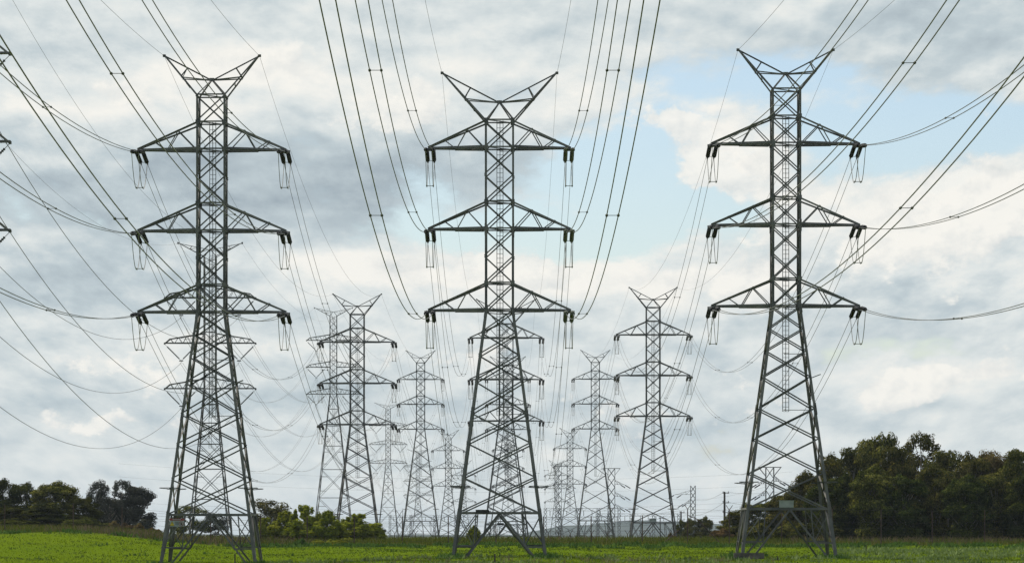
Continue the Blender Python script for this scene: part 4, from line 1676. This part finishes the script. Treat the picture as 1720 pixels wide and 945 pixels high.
def patchy(scale_x, scale_d, thr, seed):
    def f(px, d, rng):
        x = (px - CX) * d / F
        r = np.random.default_rng(seed)
        s = np.zeros_like(x)
        for k in range(7):
            a, b, c = r.uniform(0.5, 2.0) / scale_x, r.uniform(0.5, 2.0) / scale_d, r.uniform(0, 6.28)
            s += np.sin(x * a * 6.28 + c) * np.sin(d * b * 6.28 + c * 1.7 + r.uniform(0, 6))
        return s / 2.0 + rng.normal(size=len(x)) * 0.15 > thr
    return f


o = blades('grass', 110000, (-120, 1840), (232, 372), (0.05, 0.13), (0.05, 0.16), M['blade'], 1)
tag(o, 'fresh green pasture grass across the field', 'grass')
o = blades('tall_grass', 34000, (-120, 1840), (366, 450), (0.35, 0.8), (0.03, 0.10), M['dryolive'], 2)
tag(o, 'tall olive grass behind the fence line', 'grass')
o = blades('dry_grass', 12000, (-120, 1840), (362, 400), (0.5, 1.05), (0.03, 0.09), M['dry'], 3,
           mask=lambda px, d, rng: ((patchy(26, 30, 0.3, 5)(px, d, rng)) & ((d > 392) | (px < 560))) | ((px > 1330) & (d > 378)) | ((px > 130) & (px < 420)))
tag(o, 'dry pinkish seed heads standing above the grass at the fence', 'grass')
o = blades('weeds', 4500, (-120, 1840), (296, 372), (0.15, 0.36), (0.12, 0.32), M['weed'], 4,
           mask=patchy(9, 16, 1.25, 8), tuft=3, spread=0.25)
tag(o, 'dark green weed clumps in the pasture', 'weeds')
o = blades('pale_weeds', 26000, (-120, 1840), (238, 346), (0.15, 0.42), (0.10, 0.26), M['weed_pale'], 6,
           mask=lambda px, d, rng: (patchy(8, 14, 0.85, 11)(px, d, rng) & (px > 430) & (d < 305)) | (patchy(5, 9, -0.25, 12)(px, d, rng) & (px > 560) & (d < 262)) | (patchy(6, 14, 0.1, 13)(px, d, rng) & (px > 1410) & (d > 296) & (d < 346)), tuft=3, spread=0.25)
tag(o, 'pale leafy weeds in the near pasture', 'weeds')
o = blades('clover', 15000, (-120, 1840), (290, 364), (0.05, 0.20), (0.06, 0.16), M['clover'], 51,
           mask=patchy(11, 18, 0.35, 52), tuft=2, spread=0.3)
tag(o, 'low bluish clover patches in the pasture', 'weeds')
o = blades('near_weeds', 2200, (520, 1840), (238, 258), (0.15, 0.42), (0.12, 0.30), M['weed'], 44,
           mask=patchy(5, 9, 0.35, 45), tuft=3, spread=0.25)
tag(o, 'dark leafy weeds in the nearest strip of pasture', 'weeds')
o = blades('fence_weeds', 5200, (-120, 1840), (350, 370), (0.25, 0.5), (0.15, 0.35), M['weed'], 9,
           mask=lambda px, d, rng: patchy(7, 30, 0.15, 14)(px, d, rng) & ((px > 400) | (d > 362)), tuft=3, spread=0.3)
tag(o, 'taller green weeds along the foot of the fence', 'weeds')
o = blades('foot_weeds', 90000, (230, 1440), (286, 312), (0.15, 0.5), (0.04, 0.14), M['weed'], 31,
           mask=lambda px, d, rng: near_feet(px, d), tuft=2, spread=0.15)
tag(o, 'rank weeds round the feet of the near pylons', 'weeds')
o = blades('seed_heads', 5200, (560, 1300), (246, 292), (0.25, 0.6), (0.03, 0.08), M['dry'], 12,
           mask=patchy(6, 12, 1.0, 21), tuft=2, spread=0.2)
tag(o, 'brownish seed heads in the near grass below the central pylon', 'grass')

# ------------------------------------------------------------------ air
hz = MB()
hz.box((0, 5800, 36.0), (16000, 12400, 82.0))
hm, q, bs = mat_new('pale_air')
hm.node_tree.nodes.remove(bs)
pv = q.n('ShaderNodeVolumePrincipled')
pv.inputs['Color'].default_value = (0.76, 0.87, 1.0, 1)
pv.inputs['Density'].default_value = 0.000045
pv.inputs['Anisotropy'].default_value = 0.0
q.link(pv.outputs[0], hm.node_tree.nodes['Material Output'].inputs['Volume'])
ho = hz.build('haze', hm)
tag(ho, kind='stuff')
